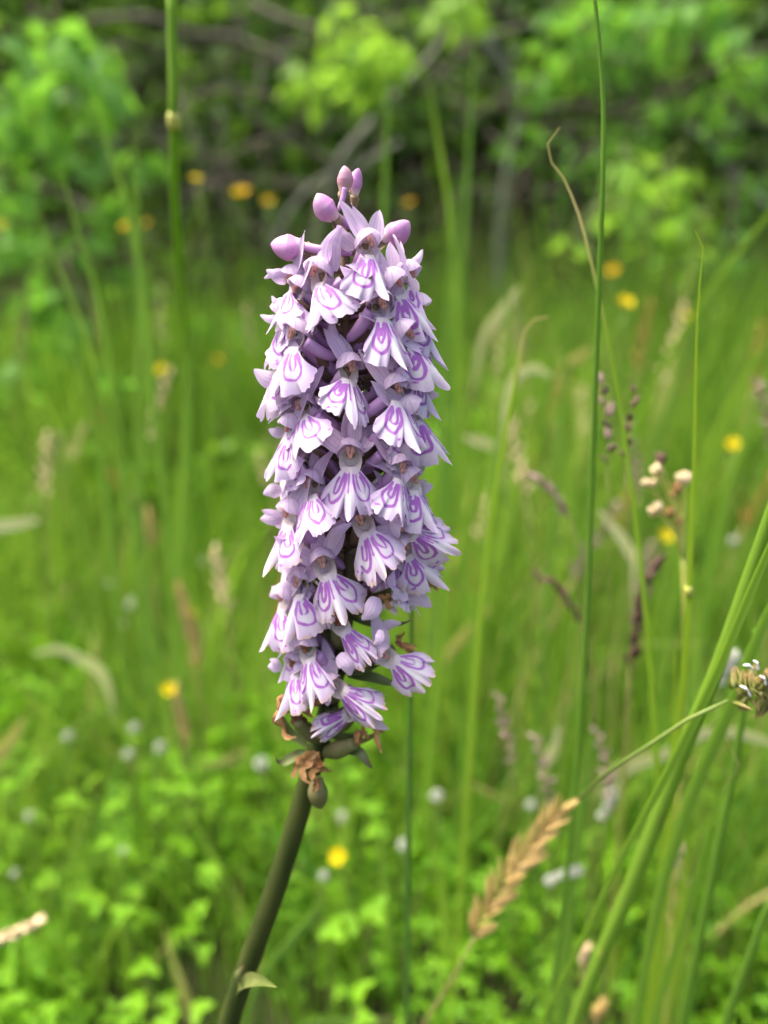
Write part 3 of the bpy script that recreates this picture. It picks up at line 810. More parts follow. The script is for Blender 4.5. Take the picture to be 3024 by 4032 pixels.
def lip_mesh(g, fold=0.95, theta=R(43), wilt=0.0, narrow=1.0, tilt=0.30):
    nt_, nr = 81, 26
    TH = theta * narrow
    s = np.linspace(-1, 1, nt_); a = np.abs(s)
    Rr = 9.0 * (1 - 0.20 * ((a - 0.45) / 0.55) ** 2)
    Rr = Rr - 1.9 * np.exp(-((a - 0.17) / 0.05) ** 2)
    mid = np.exp(-(a / 0.09) ** 2)
    Rr = Rr * (1 - mid) + mid * (9.0 + g.uniform(-0.4, 0.9))
    Rr *= 1 - 0.26 * (np.clip((a - 0.80) / 0.20, 0, 1)) ** 2
    ph1, ph2 = g.uniform(0, 6.28), g.uniform(0, 6.28)
    kk = g.uniform(27, 36)
    Rr += (a > 0.2) * (0.34 * np.abs(np.sin(s * kk + ph1)) + 0.16 * np.sin(s * kk * 0.43 + ph2) + 0.10 * np.sin(s * 61 + ph1))
    Rr *= np.where(s < 0, g.uniform(0.93, 1.06), g.uniform(0.93, 1.06))
    r = np.linspace(0, 1, nr) ** 0.9
    th = s * TH
    X = s[None, :] * 1.35 + r[:, None] * Rr[None, :] * np.sin(th)[None, :]
    Y = -r[:, None] * Rr[None, :] * np.cos(th)[None, :]
    P = np.stack([X.ravel(), Y.ravel()], 1)
    SS = np.tile(s, nr); RR = np.repeat(r, nt_)
    # the loops: built per side lobe
    def pt(sv, rv):
        i = (sv + 1) / 2 * (nt_ - 1); R_ = np.interp(i, np.arange(nt_), Rr)
        return (sv * 1.35 + rv * R_ * math.sin(sv * TH), -rv * R_ * math.cos(sv * TH))
    dist = np.full(len(P), 9.0)
    for side in (-1, 1):
        j = lambda k=0.03: g.gauss(0, k)
        c = 0.53 + j(0.02); hs = 0.40
        o_ = [(-.66, .14), (-.74, .30), (-.72, .46), (-.48, .63), (-.02, .735), (.40, .68), (.66, .55), (.74, .36), (.60, .16)]
        cut = g.random()
        outer = [(side * (c + hs * (x_ + j(.04))), max(y_ * 1.0 + j(.018), .08)) for x_, y_ in o_]
        if cut < 0.07: outer = outer[:6]
        polys = [(catmull([(*pt(*q), 0) for q in outer], 40)[:, :2], 0.22)]
        i_ = [(-.30, .15), (-.34, .32), (-.20, .47), (.04, .51), (.28, .44), (.34, .26)]
        inner = [(side * (c + hs * (x_ + j(.04))), y_ + j(.02)) for x_, y_ in i_]
        polys.append((catmull([(*pt(*q), 0) for q in inner], 30)[:, :2], 0.17))
        if g.random() < 0.15:
            polys.append(([pt(side * (c + hs * .02), .22 + j()), pt(side * (c + hs * .02), .33 + j())], 0.17))
        for k in range(g.randint(0, 3)):
            q = (side * (c + hs * g.uniform(-.7, .8)), g.uniform(.80, .9))
            polys.append(([pt(*q), pt(q[0] + side * 0.03, q[1] + 0.03)], 0.13))
        if g.random() < .5: polys.append(([pt(side * 0.07, .12), pt(side * .07, .30 + j()), pt(side * 0.06, .46 + j(.06))], 0.13))
        for poly, hw in polys:
            poly = [tuple(q) for q in poly]
            dist = np.minimum(dist, seg_dist(P, poly) - hw)
    outer_w = np.clip((RR - 0.60) / 0.42, 0, 1) * 0.75 + np.clip((np.abs(SS) - 0.80) / 0.2, 0, 1) * 0.55
    # shape: ridge along the middle, lobes swept back, frilled edge
    x, y = P[:, 0], P[:, 1]
    z = -fold * (np.sqrt(x * x + 1.6) - math.sqrt(1.6))
    z += 0.9 * np.sin(np.pi * np.clip(RR, 0, 1) * 0.8)
    fr = RR ** 3
    z += fr * (0.62 * np.sin(SS * 13 + ph1) + 0.40 * np.sin(SS * 24 + ph2)) + 0.5 * RR * RR * math.sin(ph1 * 3) * np.sign(SS) * np.abs(SS) + 0.9 * fr * np.exp(-(SS / 0.14) ** 2)
    xx = x * (1 - 0.13 * fold * np.clip(np.abs(SS), 0, 1))
    if narrow < 0.75:
        z += RR * 0.8 * np.sin(SS * 8 + ph2) * 0.8
    ct, st_ = math.cos(tilt), math.sin(tilt)
    yy = y * ct - z * st_; zz = z * ct - y * st_
    V = np.stack([xx, yy - 2.05, zz + 0.55], 1) * 0.001
    idx = np.arange(nt_ * nr).reshape(nr, nt_)
    Fq = np.stack([idx[:-1, :-1], idx[:-1, 1:], idx[1:, 1:], idx[1:, :-1]], -1).reshape(-1, 4)[:, ::-1]
    return make_mesh('lip', V, np.ascontiguousarray(Fq), MAT['lip'], {'stripe': dist, 'along': RR, 'outer': outer_w, 'wilt': np.full(len(V), wilt)})

def hood_mesh(g, wilt=0.0):
    """a thin bonnet over the column, open towards the front and below"""
    nu, nv = 25, 11
    V, al, cr = [], [], []
    ax = Vector((g.uniform(-.12, .12), 0.97, 0.20)).normalized()
    e1 = Vector((1, 0, 0)); e1 = (e1 - ax * e1.dot(ax)).normalized(); e2 = ax.cross(e1)      # e2 points to the front or back
    if e2.z < 0: e2 = -e2
    ph = g.uniform(0, 6.28)
    for j in range(nv):
        v = j / (nv - 1)
        for i in range(nu):
            u = i / (nu - 1)
            az = 2 * math.pi * u
            front = 0.5 + 0.5 * math.sin(az)          # 1 at the front
            pol = R(106 - 52 * front ** 3 + 6 * math.exp(-((az - math.pi / 2) / .25) ** 2) + 3 * math.sin(5 * az + ph)) * v
            d = ax * math.cos(pol) + (e1 * math.cos(az) + e2 * math.sin(az)) * math.sin(pol)
            fl = 1 + 0.07 * max(0, v - .72) / .28 * front
            V.append((d.x * 2.25 * fl, 0.55 + d.y * 2.5 - .35 * max(0, v - .8) / .2 * (1 - front), -.3 + d.z * 2.8 * fl))
            al.append(v); cr.append(math.sin(az * 1.0) * .9)
    F = [[j*nu + i, j*nu + i + 1, (j+1)*nu + i + 1, (j+1)*nu + i] for j in range(nv-1) for i in range(nu-1)]
    V = np.array(V) * 0.001
    return make_mesh('hood', V, F, MAT['hood'], {'along': al, 'cross': cr, 'wilt': np.full(len(V), wilt)})

def blob(p0, p1, r, seg=8, n=7, pw=0.6):
    P = catmull([p0, p1], n)
    t = np.linspace(0, 1, n)
    rr = r * np.maximum(np.sin(np.pi * (0.04 + 0.92 * t)), 0.05) ** pw
    return tube(P, rr, seg)

def column_mesh(mat):
    mb = MB()
    for sgn in (-1, 1):
        v, f, a = blob((sgn * 0.36, 0.2, 0.2), (sgn * 0.36, 1.8, 0.1), 0.46); mb.add(v * 0.001, f)
    v, f, a = blob((0, -0.55, 0.55), (0, 0.5, 0.25), 0.42); mb.add(v * 0.001, f)
    v, f, a = blob((-0.28, -0.45, 0.75), (-0.22, 0.9, 0.75), 0.15, 6, 5); mb.add(v * 0.001, f)
    v, f, a = blob((0.28, -0.45, 0.75), (0.22, 0.9, 0.75), 0.15, 6, 5); mb.add(v * 0.001, f)
    return mb.mesh('column', MAT[mat])
COLM = {'column': column_mesh('column'), 'column_brown': column_mesh('column_brown')}

def spur_mesh(g):
    P = catmull([(0, -0.5, -1.5), (0, -1.0, -2.3), (g.uniform(-.4, .4), -2.9, -5.0), (g.uniform(-.8, .8), -5.6 + g.uniform(-1, .8), -8.4)], 14)
    t = np.linspace(0, 1, 14)
    rr = np.interp(t, [0, .15, .5, .9, 1], [1.35, 1.30, 1.22, 0.95, 0.25])
    V, F, A = tube(P * 0.001, rr * 0.001, 12)
    F = [f for f in F if len(f) == 4] + [F[-1]]
    return make_mesh('spur', V, F, MAT['spur'], {'along': A})

def throat_add(mb):
    # pale funnel around the mouth of the spur, drawn out below towards the lip
    seg, n = 24, 8
    V = []
    for i in range(n):
        t = i / (n - 1)
        for j in range(seg):
            a = 2 * math.pi * j / seg
            dn = max(0.0, -math.sin(a))
            r = 1.0 + 0.95 * t
            V.append((math.cos(a) * r * (1 + .08 * dn * t), math.sin(a) * r - 0.55 - 1.15 * dn * t * t, -1.6 + 1.9 * t + .35 * dn * t - .5 * (1 - dn) * t))
    F = [[i*seg + j, i*seg + (j+1) % seg, (i+1)*seg + (j+1) % seg, (i+1)*seg + j] for i in range(n-1) for j in range(seg)]
    V.append((0, -.45, -1.35))
    F += [[j, len(V) - 1, (j + 1) % seg] for j in range(seg)]
    mb.add(np.array(V) * 0.001, F)

def place_M(px, py, yaw, pitch, roll, rr, scale):
    """throat at the pixel, rr (mm) out from the spike axis in the facing direction"""
    a = axis_at(py)
    d_ax = (a - CAM).dot(CF)
    n = (-CF * math.cos(yaw) + CR * math.sin(yaw)) * math.cos(pitch) + CU * math.sin(pitch)
    depth = d_ax - rr * 0.001 * math.cos(yaw)
    pos = CAM + ray(px, py) * depth
    lip = CR * math.sin(roll) - CU * math.cos(roll)
    up = -(lip - n * lip.dot(n)).normalized()
    x = up.cross(n)
    M = Matrix(((x.x, up.x, n.x), (x.y, up.y, n.y), (x.z, up.z, n.z))).to_4x4()
    return Matrix.Translation(pos) @ M @ Matrix.Scale(scale, 4)

def axis_near(p, drop):
    q = np.array(p) - np.array((0, 0, drop))
    i = int(np.argmin(np.linalg.norm(AXIS - q, axis=1)))
    return AXIS[i]

def lanceolate(path, W, up, mat, name, parent, Minv, fold=0.5):
    n = len(path); t = np.linspace(0, 1, n)
    w = W * np.sin(np.pi * (0.10 + 0.90 * t ** 0.8)) ** 0.8
    w[-1] = W * 0.02
    V, F, A, C = ribbon(path, w, up, fold)
    V = np.array([tuple(Minv @ Vector(v)) for v in V])
    return link(name, make_mesh(name, V, F, MAT[mat], {'along': A, 'cross': C}), parent)

fcount = 0
def flower(px, py, roll, yaw, scale=1.0, wilt=0.0, narrow=1.0, rr=9.5, pitch=0.0, sepals=(1, 1), brown=False, fold=None, hood=True, lean=None, bract=True):
    global fcount
    fcount += 1
    g = random.Random(1000 + fcount * 17)
    M = place_M(px, py, R(yaw), R(pitch), R(roll), rr, scale)
    low = min(max((py - 1900) / 700.0, 0), 1)
    pos = M.translation
    mb = MB()
    throat_add(mb)
    Mi = M.inverted()
    fl = sub('flower', mb.mesh('flower', MAT['throat']), orchid, Matrix.Translation(-BASE) @ M)
    link('lip', lip_mesh(g, fold if fold is not None else g.uniform(0.75, 1.25), wilt=wilt, narrow=narrow * g.uniform(.86, 1.1), tilt=g.uniform(0.18, 0.38) if lean is None else lean), fl)
    if hood:
        h = link('hood', hood_mesh(g, wilt), fl)
        h.rotation_euler = (g.uniform(-0.22, 0.12), g.uniform(-0.2, 0.2), g.uniform(-0.2, 0.2))
    for sgn, on in zip((-1, 1), sepals):
        if not on: continue
        me = petal_grid(g.uniform(7.4, 9.2), g.uniform(3.0, 3.9), g.uniform(-0.55, 0.4), g.uniform(0.10, 0.28), g, wilt, twist=sgn * g.uniform(-0.3, 0.6))
        o = link('sepal', me, fl)
        d = Vector((sgn * g.uniform(0.35, 0.9), g.uniform(0.55, 1.1), g.uniform(-0.45, 0.12))).normalized()
        nrm = Vector((sgn * 0.25, 0.35, 1.0)); nrm = (nrm - d * nrm.dot(d)).normalized()
        xx = d.cross(nrm)
        o.matrix_basis = Matrix.Translation(Vector((sgn * 1.0, 0.5, -0.6)) * 0.001) @ Matrix(((xx.x, d.x, nrm.x), (xx.y, d.y, nrm.y), (xx.z, d.z, nrm.z))).to_4x4()
    if hood:
        me = petal_grid(g.uniform(5.6, 7.0), g.uniform(2.6, 3.2), g.uniform(-0.2, 0.9), g.uniform(0.15, 0.3), g, wilt)
        o = link('sepal', me, fl)
        d = Vector((g.uniform(-.45, .45), 1.0, g.uniform(-.35, .05))).normalized()
        nrm = Vector((0, 0.1, 1.0)); nrm = (nrm - d * nrm.dot(d)).normalized(); xx = d.cross(nrm)
        o.matrix_basis = Matrix.Translation(Vector((0, 1.2, -1.6)) * 0.001) @ Matrix(((xx.x, d.x, nrm.x), (xx.y, d.y, nrm.y), (xx.z, d.z, nrm.z))).to_4x4()
    c = link('column', COLM['column_brown' if brown else 'column'], fl)
    c.location = (0, -0.0003, 0.0003)
    s = link('spur', spur_mesh(g), fl)
    # ovary runs back to the stem
    foot = axis_near(pos, 0.008)
    back = M @ Vector((0, 0.0006, -0.0014))
    mid = (Vector(foot) + back) * 0.5 - Vector((0, 0, 0.0018))
    P = catmull([tuple(foot), tuple(mid), tuple(back)], 12)
    t = np.linspace(0, 1, 12)
    V, F, A = tube(P, (0.75 + 0.4 * np.sin(np.pi * t) * (1 + low * 1.6)) * 0.001 * scale, 10)
    V = np.array([tuple(Mi @ Vector(v)) for v in V])
    link('ovary', make_mesh('ovary', V, F, MAT['ovary_green' if low > 0.5 else 'ovary'], {'along': A}), fl)
    if bract:
        out = (pos - Vector(foot)); out.z = 0; out.normalize()
        L = g.uniform(0.011, 0.015)
        side = out.cross(Vector((0, 0, 1))) * g.uniform(-0.003, 0.003)
        p0 = Vector(foot) - Vector((0, 0, 0.0022))
        pts = [p0, p0 + out * L * 0.45 + Vector((0, 0, L * 0.12)) + side * 0.5, p0 + out * L * 0.8 + Vector((0, 0, L * 0.42)) + side]
        lanceolate(catmull([tuple(p) for p in pts], 12), g.uniform(0.0026, 0.0036), (0, 0, 1), 'bract_green' if low > 0.6 else 'bract', 'bract', orchid, Matrix.Translation(-BASE), 0.6)
    return fl

# flowers that face the camera, read off the photograph
FL = [
    (1455, 962, -8, 28, .86), (1247, 1078, 34, -36, .95), (1500, 1204, -4, 28, .95), (1160, 1318, 4, -36, 1.0), (1606, 1318, 26, 40, .95),
    (1560, 1116, 30, 42, .92), (1378, 1452, -28, 24, .98), (1562, 1534, -14, 30, 1.0), (1186, 1600, 40, -34, .95),
    (1142, 1686, -8, -44, .92), (1624, 1614, 30, 40, 1.0), (1380, 1792, 0, 0, 1.05), (1578, 1846, -30, 28, .95), (1222, 1908, 30, -30, .98),
    (1138, 2022, 10, -40, 1.02), (1424, 2052, 26, -8, 1.04), (1626, 1890, 4, 36, .92), (1272, 2220, 22, 0, 1.04), (1178, 2296, 14, -34, 1.0),
    (1118, 2352, -8, -50, 1.0),
]
for (px, py, ro, ya, sc) in FL:
    sg = 0 if abs(ya) < 10 else math.copysign(1, ya)
    flower(px, py, ro + 15 * sg, ya + 8 * sg, sc * (1.12 if py < 1350 else 1.05), wilt=0.0 if py < 1950 else 0.8, rr=8.5 if py < 1100 else 9.5)
flower(1590, 2082, 66, 22, 1.0, wilt=0.6)
flower(1590, 2150, 48, 42, .98, wilt=0.7)
for (px, py, ro, ya, sc) in [(1150, 1100, -14, -74, .95), (1612, 1080, 16, 70, .9), (1115, 1235, -8, -78, 1.0), (1650, 1215, 12, 76, 1.0),
                             (1640, 1440, 14, 74, 1.0), (1095, 1420, -8, -80, 1.0)]:
    flower(px, py, ro, ya, sc, rr=8.0)
# upper-left flower seen from the side
flower(1172, 1140, -16, -62, .9, rr=8)
# fading lower flowers, lips rolled narrow
flower(1330, 2450, 40, 4, .92, 0.8, .55, brown=True, sepals=(1, 0))
flower(1206, 2556, 16, -18, .95, 0.7, .72, brown=True, sepals=(1, 0))
flower(1512, 2580, 58, 18, 1.0, 0.8, .78, sepals=(0, 1))
flower(1160, 2612, 4, -46, .95, 0.9, .7, brown=True, sepals=(0, 0))
flower(1312, 2700, 58, 6, .98, 0.9, .6, brown=True, sepals=(1, 1))
flower(1398, 2800, -62, -4, .86, 1.0, .6, brown=True, sepals=(0, 1), rr=8)
# the far side and edges of the spike
bk = random.Random(5)
for i, py in enumerate(range(1190, 2480, 92)):
    for sg in (-1, 1):
        ya = sg * bk.uniform(66, 98)
        if py > 2250 and sg > 0: continue
        ax = axis_px(py)
        flower(ax + sg * 9.6e-3 * abs(math.sin(R(ya))) / px2m(axY(py), py), py + bk.uniform(-25, 25) + (40 if sg > 0 else 0), sg * bk.uniform(0, 24), ya, bk.uniform(.85, 1.0), 0.2, rr=9.4, fold=0.5)
for i, py in enumerate(range(1180, 2450, 150)):
    ya = bk.choice((-1, 1)) * bk.uniform(120, 172)
    ax = axis_px(py)
    flower(ax + 9.0e-3 * math.sin(R(ya)) / px2m(axY(py), py), py, bk.uniform(-15, 15), ya, .92, 0.2, rr=9.0)

# buds at the tip
def bud(p0, p1, width, mat, curve=0.15, spur=None, tipw=0.35, up=(0, -1, 0.3), name='bud'):
    d0 = axis_at(p0[1]); Y0 = axY(p0[1]) - p0[2]; Y1 = axY(p1[1]) - p1[2]
    a = at(p0[0], p0[1], Y0); b = at(p1[0], p1[1], Y1)
    L = (b - a).length
    side = (b - a).cross(CF).normalized()
    P = catmull([tuple(a), tuple((a + b) * .5 + side * curve * L), tuple(b)], 18)
    t = np.linspace(0, 1, 18)
    w = np.interp(t, [0, .12, .34, .54, .78, .92, 1], [.46, .62, .95, 1.0, .74, .42, .06]) * width * 0.5 * px2m(Y0, p0[1])
    V, F, A = tube(P, w, 16, 0.85)
    ang = np.tile(np.arange(16) / 16 * 2 * np.pi, 18)
    cen = np.repeat(P, 16, axis=0)
    V = cen + (V - cen) * (1 + 0.26 * np.abs(np.cos(1.5 * ang + 1.0 * np.repeat(t, 16))) - .08)[:, None]
    o = link(name, make_mesh('bud', V - LB, F, MAT[mat], {'along': A}), orchid)
    if spur:
        pts = [at(x, y, axY(y) - z) for x, y, z in spur]
        Pp = catmull([tuple(p) for p in pts], 12)
        tt = np.linspace(0, 1, 12)
        V, F, A = tube(Pp, np.interp(tt, [0, .8, 1], [1.0, .85, .3]) * width * 0.2 * px2m(Y0, p0[1]), 10)
        link('spur', make_mesh('spur', V - LB, F, MAT['spur'], {'along': 0.4 + A * 0.6}), o)
    foot = axis_near(a, 0.004)
    P = catmull([tuple(foot), tuple((Vector(foot) + a) * .5 - Vector((0, 0, .0005))), tuple(a)], 8)
    V, F, A = tube(P, np.linspace(0.0008, 0.0011, 8), 8)
    link('ovary', make_mesh('ovary', V - LB, F, MAT['ovary'], {'along': A}), o)
    lanceolate(catmull([tuple(foot), tuple((Vector(foot) + a) * .5 + Vector((0, -.001, -.0016))), tuple(a + (b - a) * .35 + Vector((0, -.0006, -.0012)))], 10), 0.0024, (0, -1, .4), 'bract', 'bract', orchid, Matrix.Translation(-BASE), 0.6)
    return o
bud((1200, 968, .002), (1066, 960, .003), 92, 'bud', 0.10, spur=[(1190, 970, .002), (1270, 985, .003), (1386, 1000, .002)])
bud((1325, 860, .004), (1248, 762, .006), 82, 'bud', 0.10, spur=[(1310, 840, .004), (1345, 868, .003), (1385, 900, .001)])
bud((1352, 760, .004), (1356, 652, .005), 58, 'pink_bud', -0.05, spur=[(1358, 740, .005), (1350, 780, .005), (1332, 832, .005)])
bud((1396, 775, .000), (1412, 662, .000), 54, 'bud', 0.06, spur=[(1384, 790, .000), (1376, 830, .001), (1372, 872, .001)])
bud((1500, 945, -.001), (1612, 872, -.001), 88, 'bud', -0.08)

# loose sepals that stand free between the flowers
def loose_sepal(p0, p1, width, zoff=0.008, mat='petal', wilt=0.0, bend=0.25, name='sepal'):
    a = at(p0[0], p0[1], axY(p0[1]) - zoff); b = at(p1[0], p1[1], axY(p1[1]) - zoff - 0.001)
    side = (b - a).cross(CF).normalized()
    L = (b - a).length
    P = catmull([tuple(a), tuple((a + b) * .5 + side * L * bend * .5 - CF * 0.0008), tuple(b)], 14)
    t = np.linspace(0, 1, 14)
    w = width * px2m(axY(p0[1]), p0[1]) * np.sin(np.pi * (0.12 + 0.86 * t ** 0.85)) ** 0.75
    V, F, A, C = ribbon(P, w, tuple(-CF), -0.3)
    link(name, make_mesh('sepal', V - LB, F, MAT[mat], {'along': A, 'cross': C, 'wilt': np.full(len(V), wilt)}), orchid)
loose_sepal((1310, 1070), (1345, 890), 74, 0.006)
loose_sepal((1400, 975), (1330, 885), 66, 0.005)
loose_sepal((1345, 1390), (1310, 1260), 52, 0.006)
loose_sepal((1400, 1745), (1435, 1615), 52, 0.008)
loose_sepal((1130, 1500), (1000, 1455), 78, 0.000)
loose_sepal((1300, 2160), (1385, 2060), 44, 0.010)
loose_sepal((1100, 2600), (1055, 2625), 60, 0.004)
loose_sepal((1480, 2350), (1425, 2440), 66, 0.010)
loose_sepal((1500, 2480), (1580, 2455), 40, 0.006)
loose_sepal((1330, 2580), (1380, 2660), 66, 0.010)
loose_sepal((1500, 2480), (1470, 2540), 34, 0.011, wilt=1.0)
loose_sepal((1270, 2740), (1290, 2780), 42, 0.011)

def loose_spur(p0, p1, width, z0, z1):
    a = at(p0[0], p0[1], axY(p0[1]) - z0); b = at(p1[0], p1[1], axY(p1[1]) - z1)
    P = catmull([tuple(a), tuple((a + b) * .5 - CU * (b - a).length * .06), tuple(b)], 14)
    V, F, A = tube(P, np.interp(np.linspace(0, 1, 14), [0, .5, .88, 1], [1.0, .95, .7, .12]) * width * .5 * px2m(axY(p0[1]), p0[1]), 12)
    link('spur', make_mesh('spur', V - LB, F, MAT['spur'], {'along': .3 + A * .7}), orchid)
for a_, b_, w_ in [((1200, 1345), (1330, 1412), 50), ((1520, 1570), (1382, 1652), 50), ((1462, 1225), (1366, 1345), 54), ((1320, 1108), (1424, 1188), 46), ((1510, 1700), (1424, 1756), 44),
                   ((1440, 1010), (1380, 1110), 48), ((1500, 1790), (1440, 1830), 42), ((1240, 1640), (1330, 1700), 44), ((1270, 1960), (1340, 2010), 44), ((1180, 2080), (1260, 2140), 44),
                   ((1510, 2220), (1462, 2330), 40), ((1250, 2580), (1300, 2620), 40)]:
    loose_spur(a_, b_, w_, .0075, .0045)

# withered brown flowers
def withered(px, py, Y, ang, L, mat='withered', pieces=5, seed=0, tube_mat='withered_dark', ovary=None):
    L *= 1.25
    g = random.Random(300 + seed)
    u = px2m(Y, py)
    c = at(px, py, Y)
    mb = MB()
    d = CR * math.sin(R(ang)) - CU * math.cos(R(ang))
    sd = d.cross(CF).normalized()
    for k in range(pieces):
        sp = g.uniform(-0.55, 0.55)
        dirv = (d + sd * sp + CF * g.uniform(-.6, .4)).normalized()
        l = L * u * g.uniform(.55, 1.05)
        pts = [c + sd * sp * 8 * u - d * L * u * .25]
        for q in range(5):
            curl = Vector((g.gauss(0, 1), g.gauss(0, 1), g.gauss(0, 1))) * l * .11
            pts.append(pts[-1] + dirv * l * .22 + curl)
            dirv = (dirv + Vector((g.gauss(0, .4), g.gauss(0, .4), g.gauss(0, .4)))).normalized()
        P = catmull([tuple(p) for p in pts], 18)
        t = np.linspace(0, 1, 18)
        w = L * u * g.uniform(.15, .30) * (np.sin(np.pi * (.08 + .9 * t)) ** .6) * (1 + .25 * np.sin(t * 17 + k))
        V, F, A, C = ribbon(P, w, tuple(-CF), g.uniform(-.9, .9), g.uniform(-2.2, 2.2))
        V = V + np.array([tuple(mnoise.noise_vector(Vector(v) * 900)) for v in V]) * L * u * .035
        mb.add(V - LB, F, along=A)
    o = link('withered_flower', mb.mesh('withered_flower', MAT[mat], True), orchid)
    if ovary:
        pts = [at(x, y, yy) for x, y, yy, w in ovary]
        P = catmull([tuple(p) for p in pts], 14)
        w = np.interp(np.linspace(0, 1, 14), np.linspace(0, 1, len(ovary)), [q[3] for q in ovary]) * u * .5
        V, F, A = tube(P, w, 12)
        link('ovary', make_mesh('ovary', V - LB, F, MAT['ovary_green'], {'along': A}), o)
    return o
yb = axY(2900)
for (a_, b_, w_) in [((1130, 1110), (1048, 1062), 50), ((1150, 1085), (1040, 1096), 36), ((1120, 1250), (1024, 1240), 40), ((1130, 1215), (1070, 1165), 36),
                     ((1600, 1060), (1664, 982), 38), ((1610, 1078), (1662, 1050), 52), ((1640, 1320), (1672, 1275), 34), ((1660, 1560), (1728, 1556), 48),
                     ((1660, 1820), (1726, 1808), 46), ((1640, 1900), (1704, 1912), 62), ((1120, 1700), (1058, 1690), 48), ((1110, 1930), (1036, 1945), 58),
                     ((1120, 2030), (1024, 2044), 62), ((1110, 2080), (1030, 2010), 48), ((1120, 2230), (1085, 2240), 50), ((1110, 2320), (1062, 2350), 62),
                     ((1690, 2050), (1752, 2090), 52), ((1660, 2190), (1718, 2200), 48)]:
    loose_sepal(a_, b_, w_, 0.002, bend=bk.uniform(-.35, .35), wilt=0.0 if a_[1] < 2000 else .8)
withered(1640, 2275, axY(2275) - .004, 70, 90, pieces=5, seed=1, ovary=[(1390, 2420, axY(2420), 40), (1480, 2370, axY(2370) - .003, 46), (1560, 2335, axY(2330) - .004, 34)])
withered(1520, 2360, axY(2360) - .006, -25, 80, pieces=3, seed=2)
loose_sepal((1540, 2350), (1700, 2390), 84, 0.005, wilt=.9, bend=.3)
loose_sepal((1560, 2330), (1650, 2300), 60, 0.004, wilt=1.0, bend=-.2)
withered(1580, 2530, axY(2530) - .004, 85, 70, pieces=4, seed=3, ovary=[(1350, 2640, axY(2640), 40), (1450, 2600, axY(2600) - .003, 44), (1550, 2550, axY(2550) - .004, 30)])
withered(1325, 2420, axY(2420) - .011, -10, 60, pieces=2, seed=9)
withered(1140, 2790, yb - .006, -10, 110, mat='withered', pieces=6, seed=4, ovary=[(1265, 2915, yb, 44), (1215, 2880, yb - .004, 74), (1165, 2840, yb - .006, 44)])
withered(1160, 2830, yb - .006, 10, 80, mat='withered_dark', pieces=4, seed=11)
withered(1240, 2790, yb - .002, -60, 70, pieces=3, seed=5)
withered(1410, 2900, yb - .006, 20, 80, pieces=5, seed=6, ovary=[(1275, 2960, yb, 50), (1335, 2950, yb - .004, 78), (1400, 2925, yb - .006, 50)])
withered(1440, 2850, yb - .006, 60, 90, pieces=3, seed=7)
withered(1252, 3000, yb - .008, 8, 130, pieces=5, seed=8, ovary=[(1248, 3060, yb - .006, 44), (1250, 3110, yb - .007, 84), (1256, 3150, yb - .006, 72), (1262, 3178, yb - .005, 20)])
withered(1255, 3080, yb - .009, 30, 60, pieces=4, seed=10)

def px_bract(pts, W, mat='bract_green', name='bract', up=None, fold=.6):
    P = catmull([tuple(at(x, y, Y)) for x, y, Y in pts], 18)
    lanceolate(P, W * px2m(pts[0][2], pts[0][1]), up or tuple(-CF + CU), mat, name, orchid, Matrix.Translation(-BASE), fold)
px_bract([(1210, 2960, yb), (1160, 2985, yb - .003), (1110, 3012, yb - .005), (1085, 3000, yb - .006), (1084, 2968, yb - .006)], 44)
px_bract([(1290, 2970, yb), (1370, 2960, yb - .004), (1420, 2970, yb - .006), (1450, 3010, yb - .007), (1468, 3026, yb - .007)], 60)
px_bract([(1370, 2660, axY(2660)), (1480, 2680, axY(2680) - .004), (1540, 2695, axY(2690) - .005), (1592, 2685, axY(2690) - .005)], 52)
px_bract([(1420, 2930, yb), (1480, 2900, yb - .003), (1515, 2865, yb - .003), (1520, 2850, yb - .003)], 30)
px_bract([(1210, 2940, yb - .001), (1130, 2880, yb - .001), (1100, 2800, yb - .001), (1120, 2765, yb)], 40)
px_bract([(1390, 2440, axY(2440)), (1480, 2465, axY(2465) - .002), (1580, 2460, axY(2460) - .003), (1625, 2440, axY(2450) - .003)], 36)
# stem leaf that clasps the lower stem, and broad leaves at the base
ylf = axY(3900)
px_bract([(935, 3910, ylf - .002), (985, 3868, ylf - .010), (1040, 3868, ylf - .016), (1092, 3888, ylf - .020)], 60, mat='pale_leaf', name='stem_leaf', fold=.5)
px_bract([(960, 3875, ylf - .002), (925, 3850, ylf - .006), (960, 3800, ylf - .006)], 40, name='stem_leaf', fold=.5)
for k, (dx, dy, L) in enumerate([(-.8, .5, .11), (.8, .35, .12), (.2, .95, .10), (-.35, -.9, .07)]):
    d = Vector((dx, dy, 0)).normalized()
    p0 = BASE + Vector((0, 0, .015 + .01 * k))
    pts = [p0, p0 + d * L * .35 + Vector((0, 0, .035)), p0 + d * L * .75 + Vector((0, 0, .045)), p0 + d * L + Vector((0, 0, .03))]
    lanceolate(catmull([tuple(p) for p in pts], 16), .022, (0, 0, 1), 'bract_green', 'leaf', orchid, Matrix.Translation(-BASE), .35)

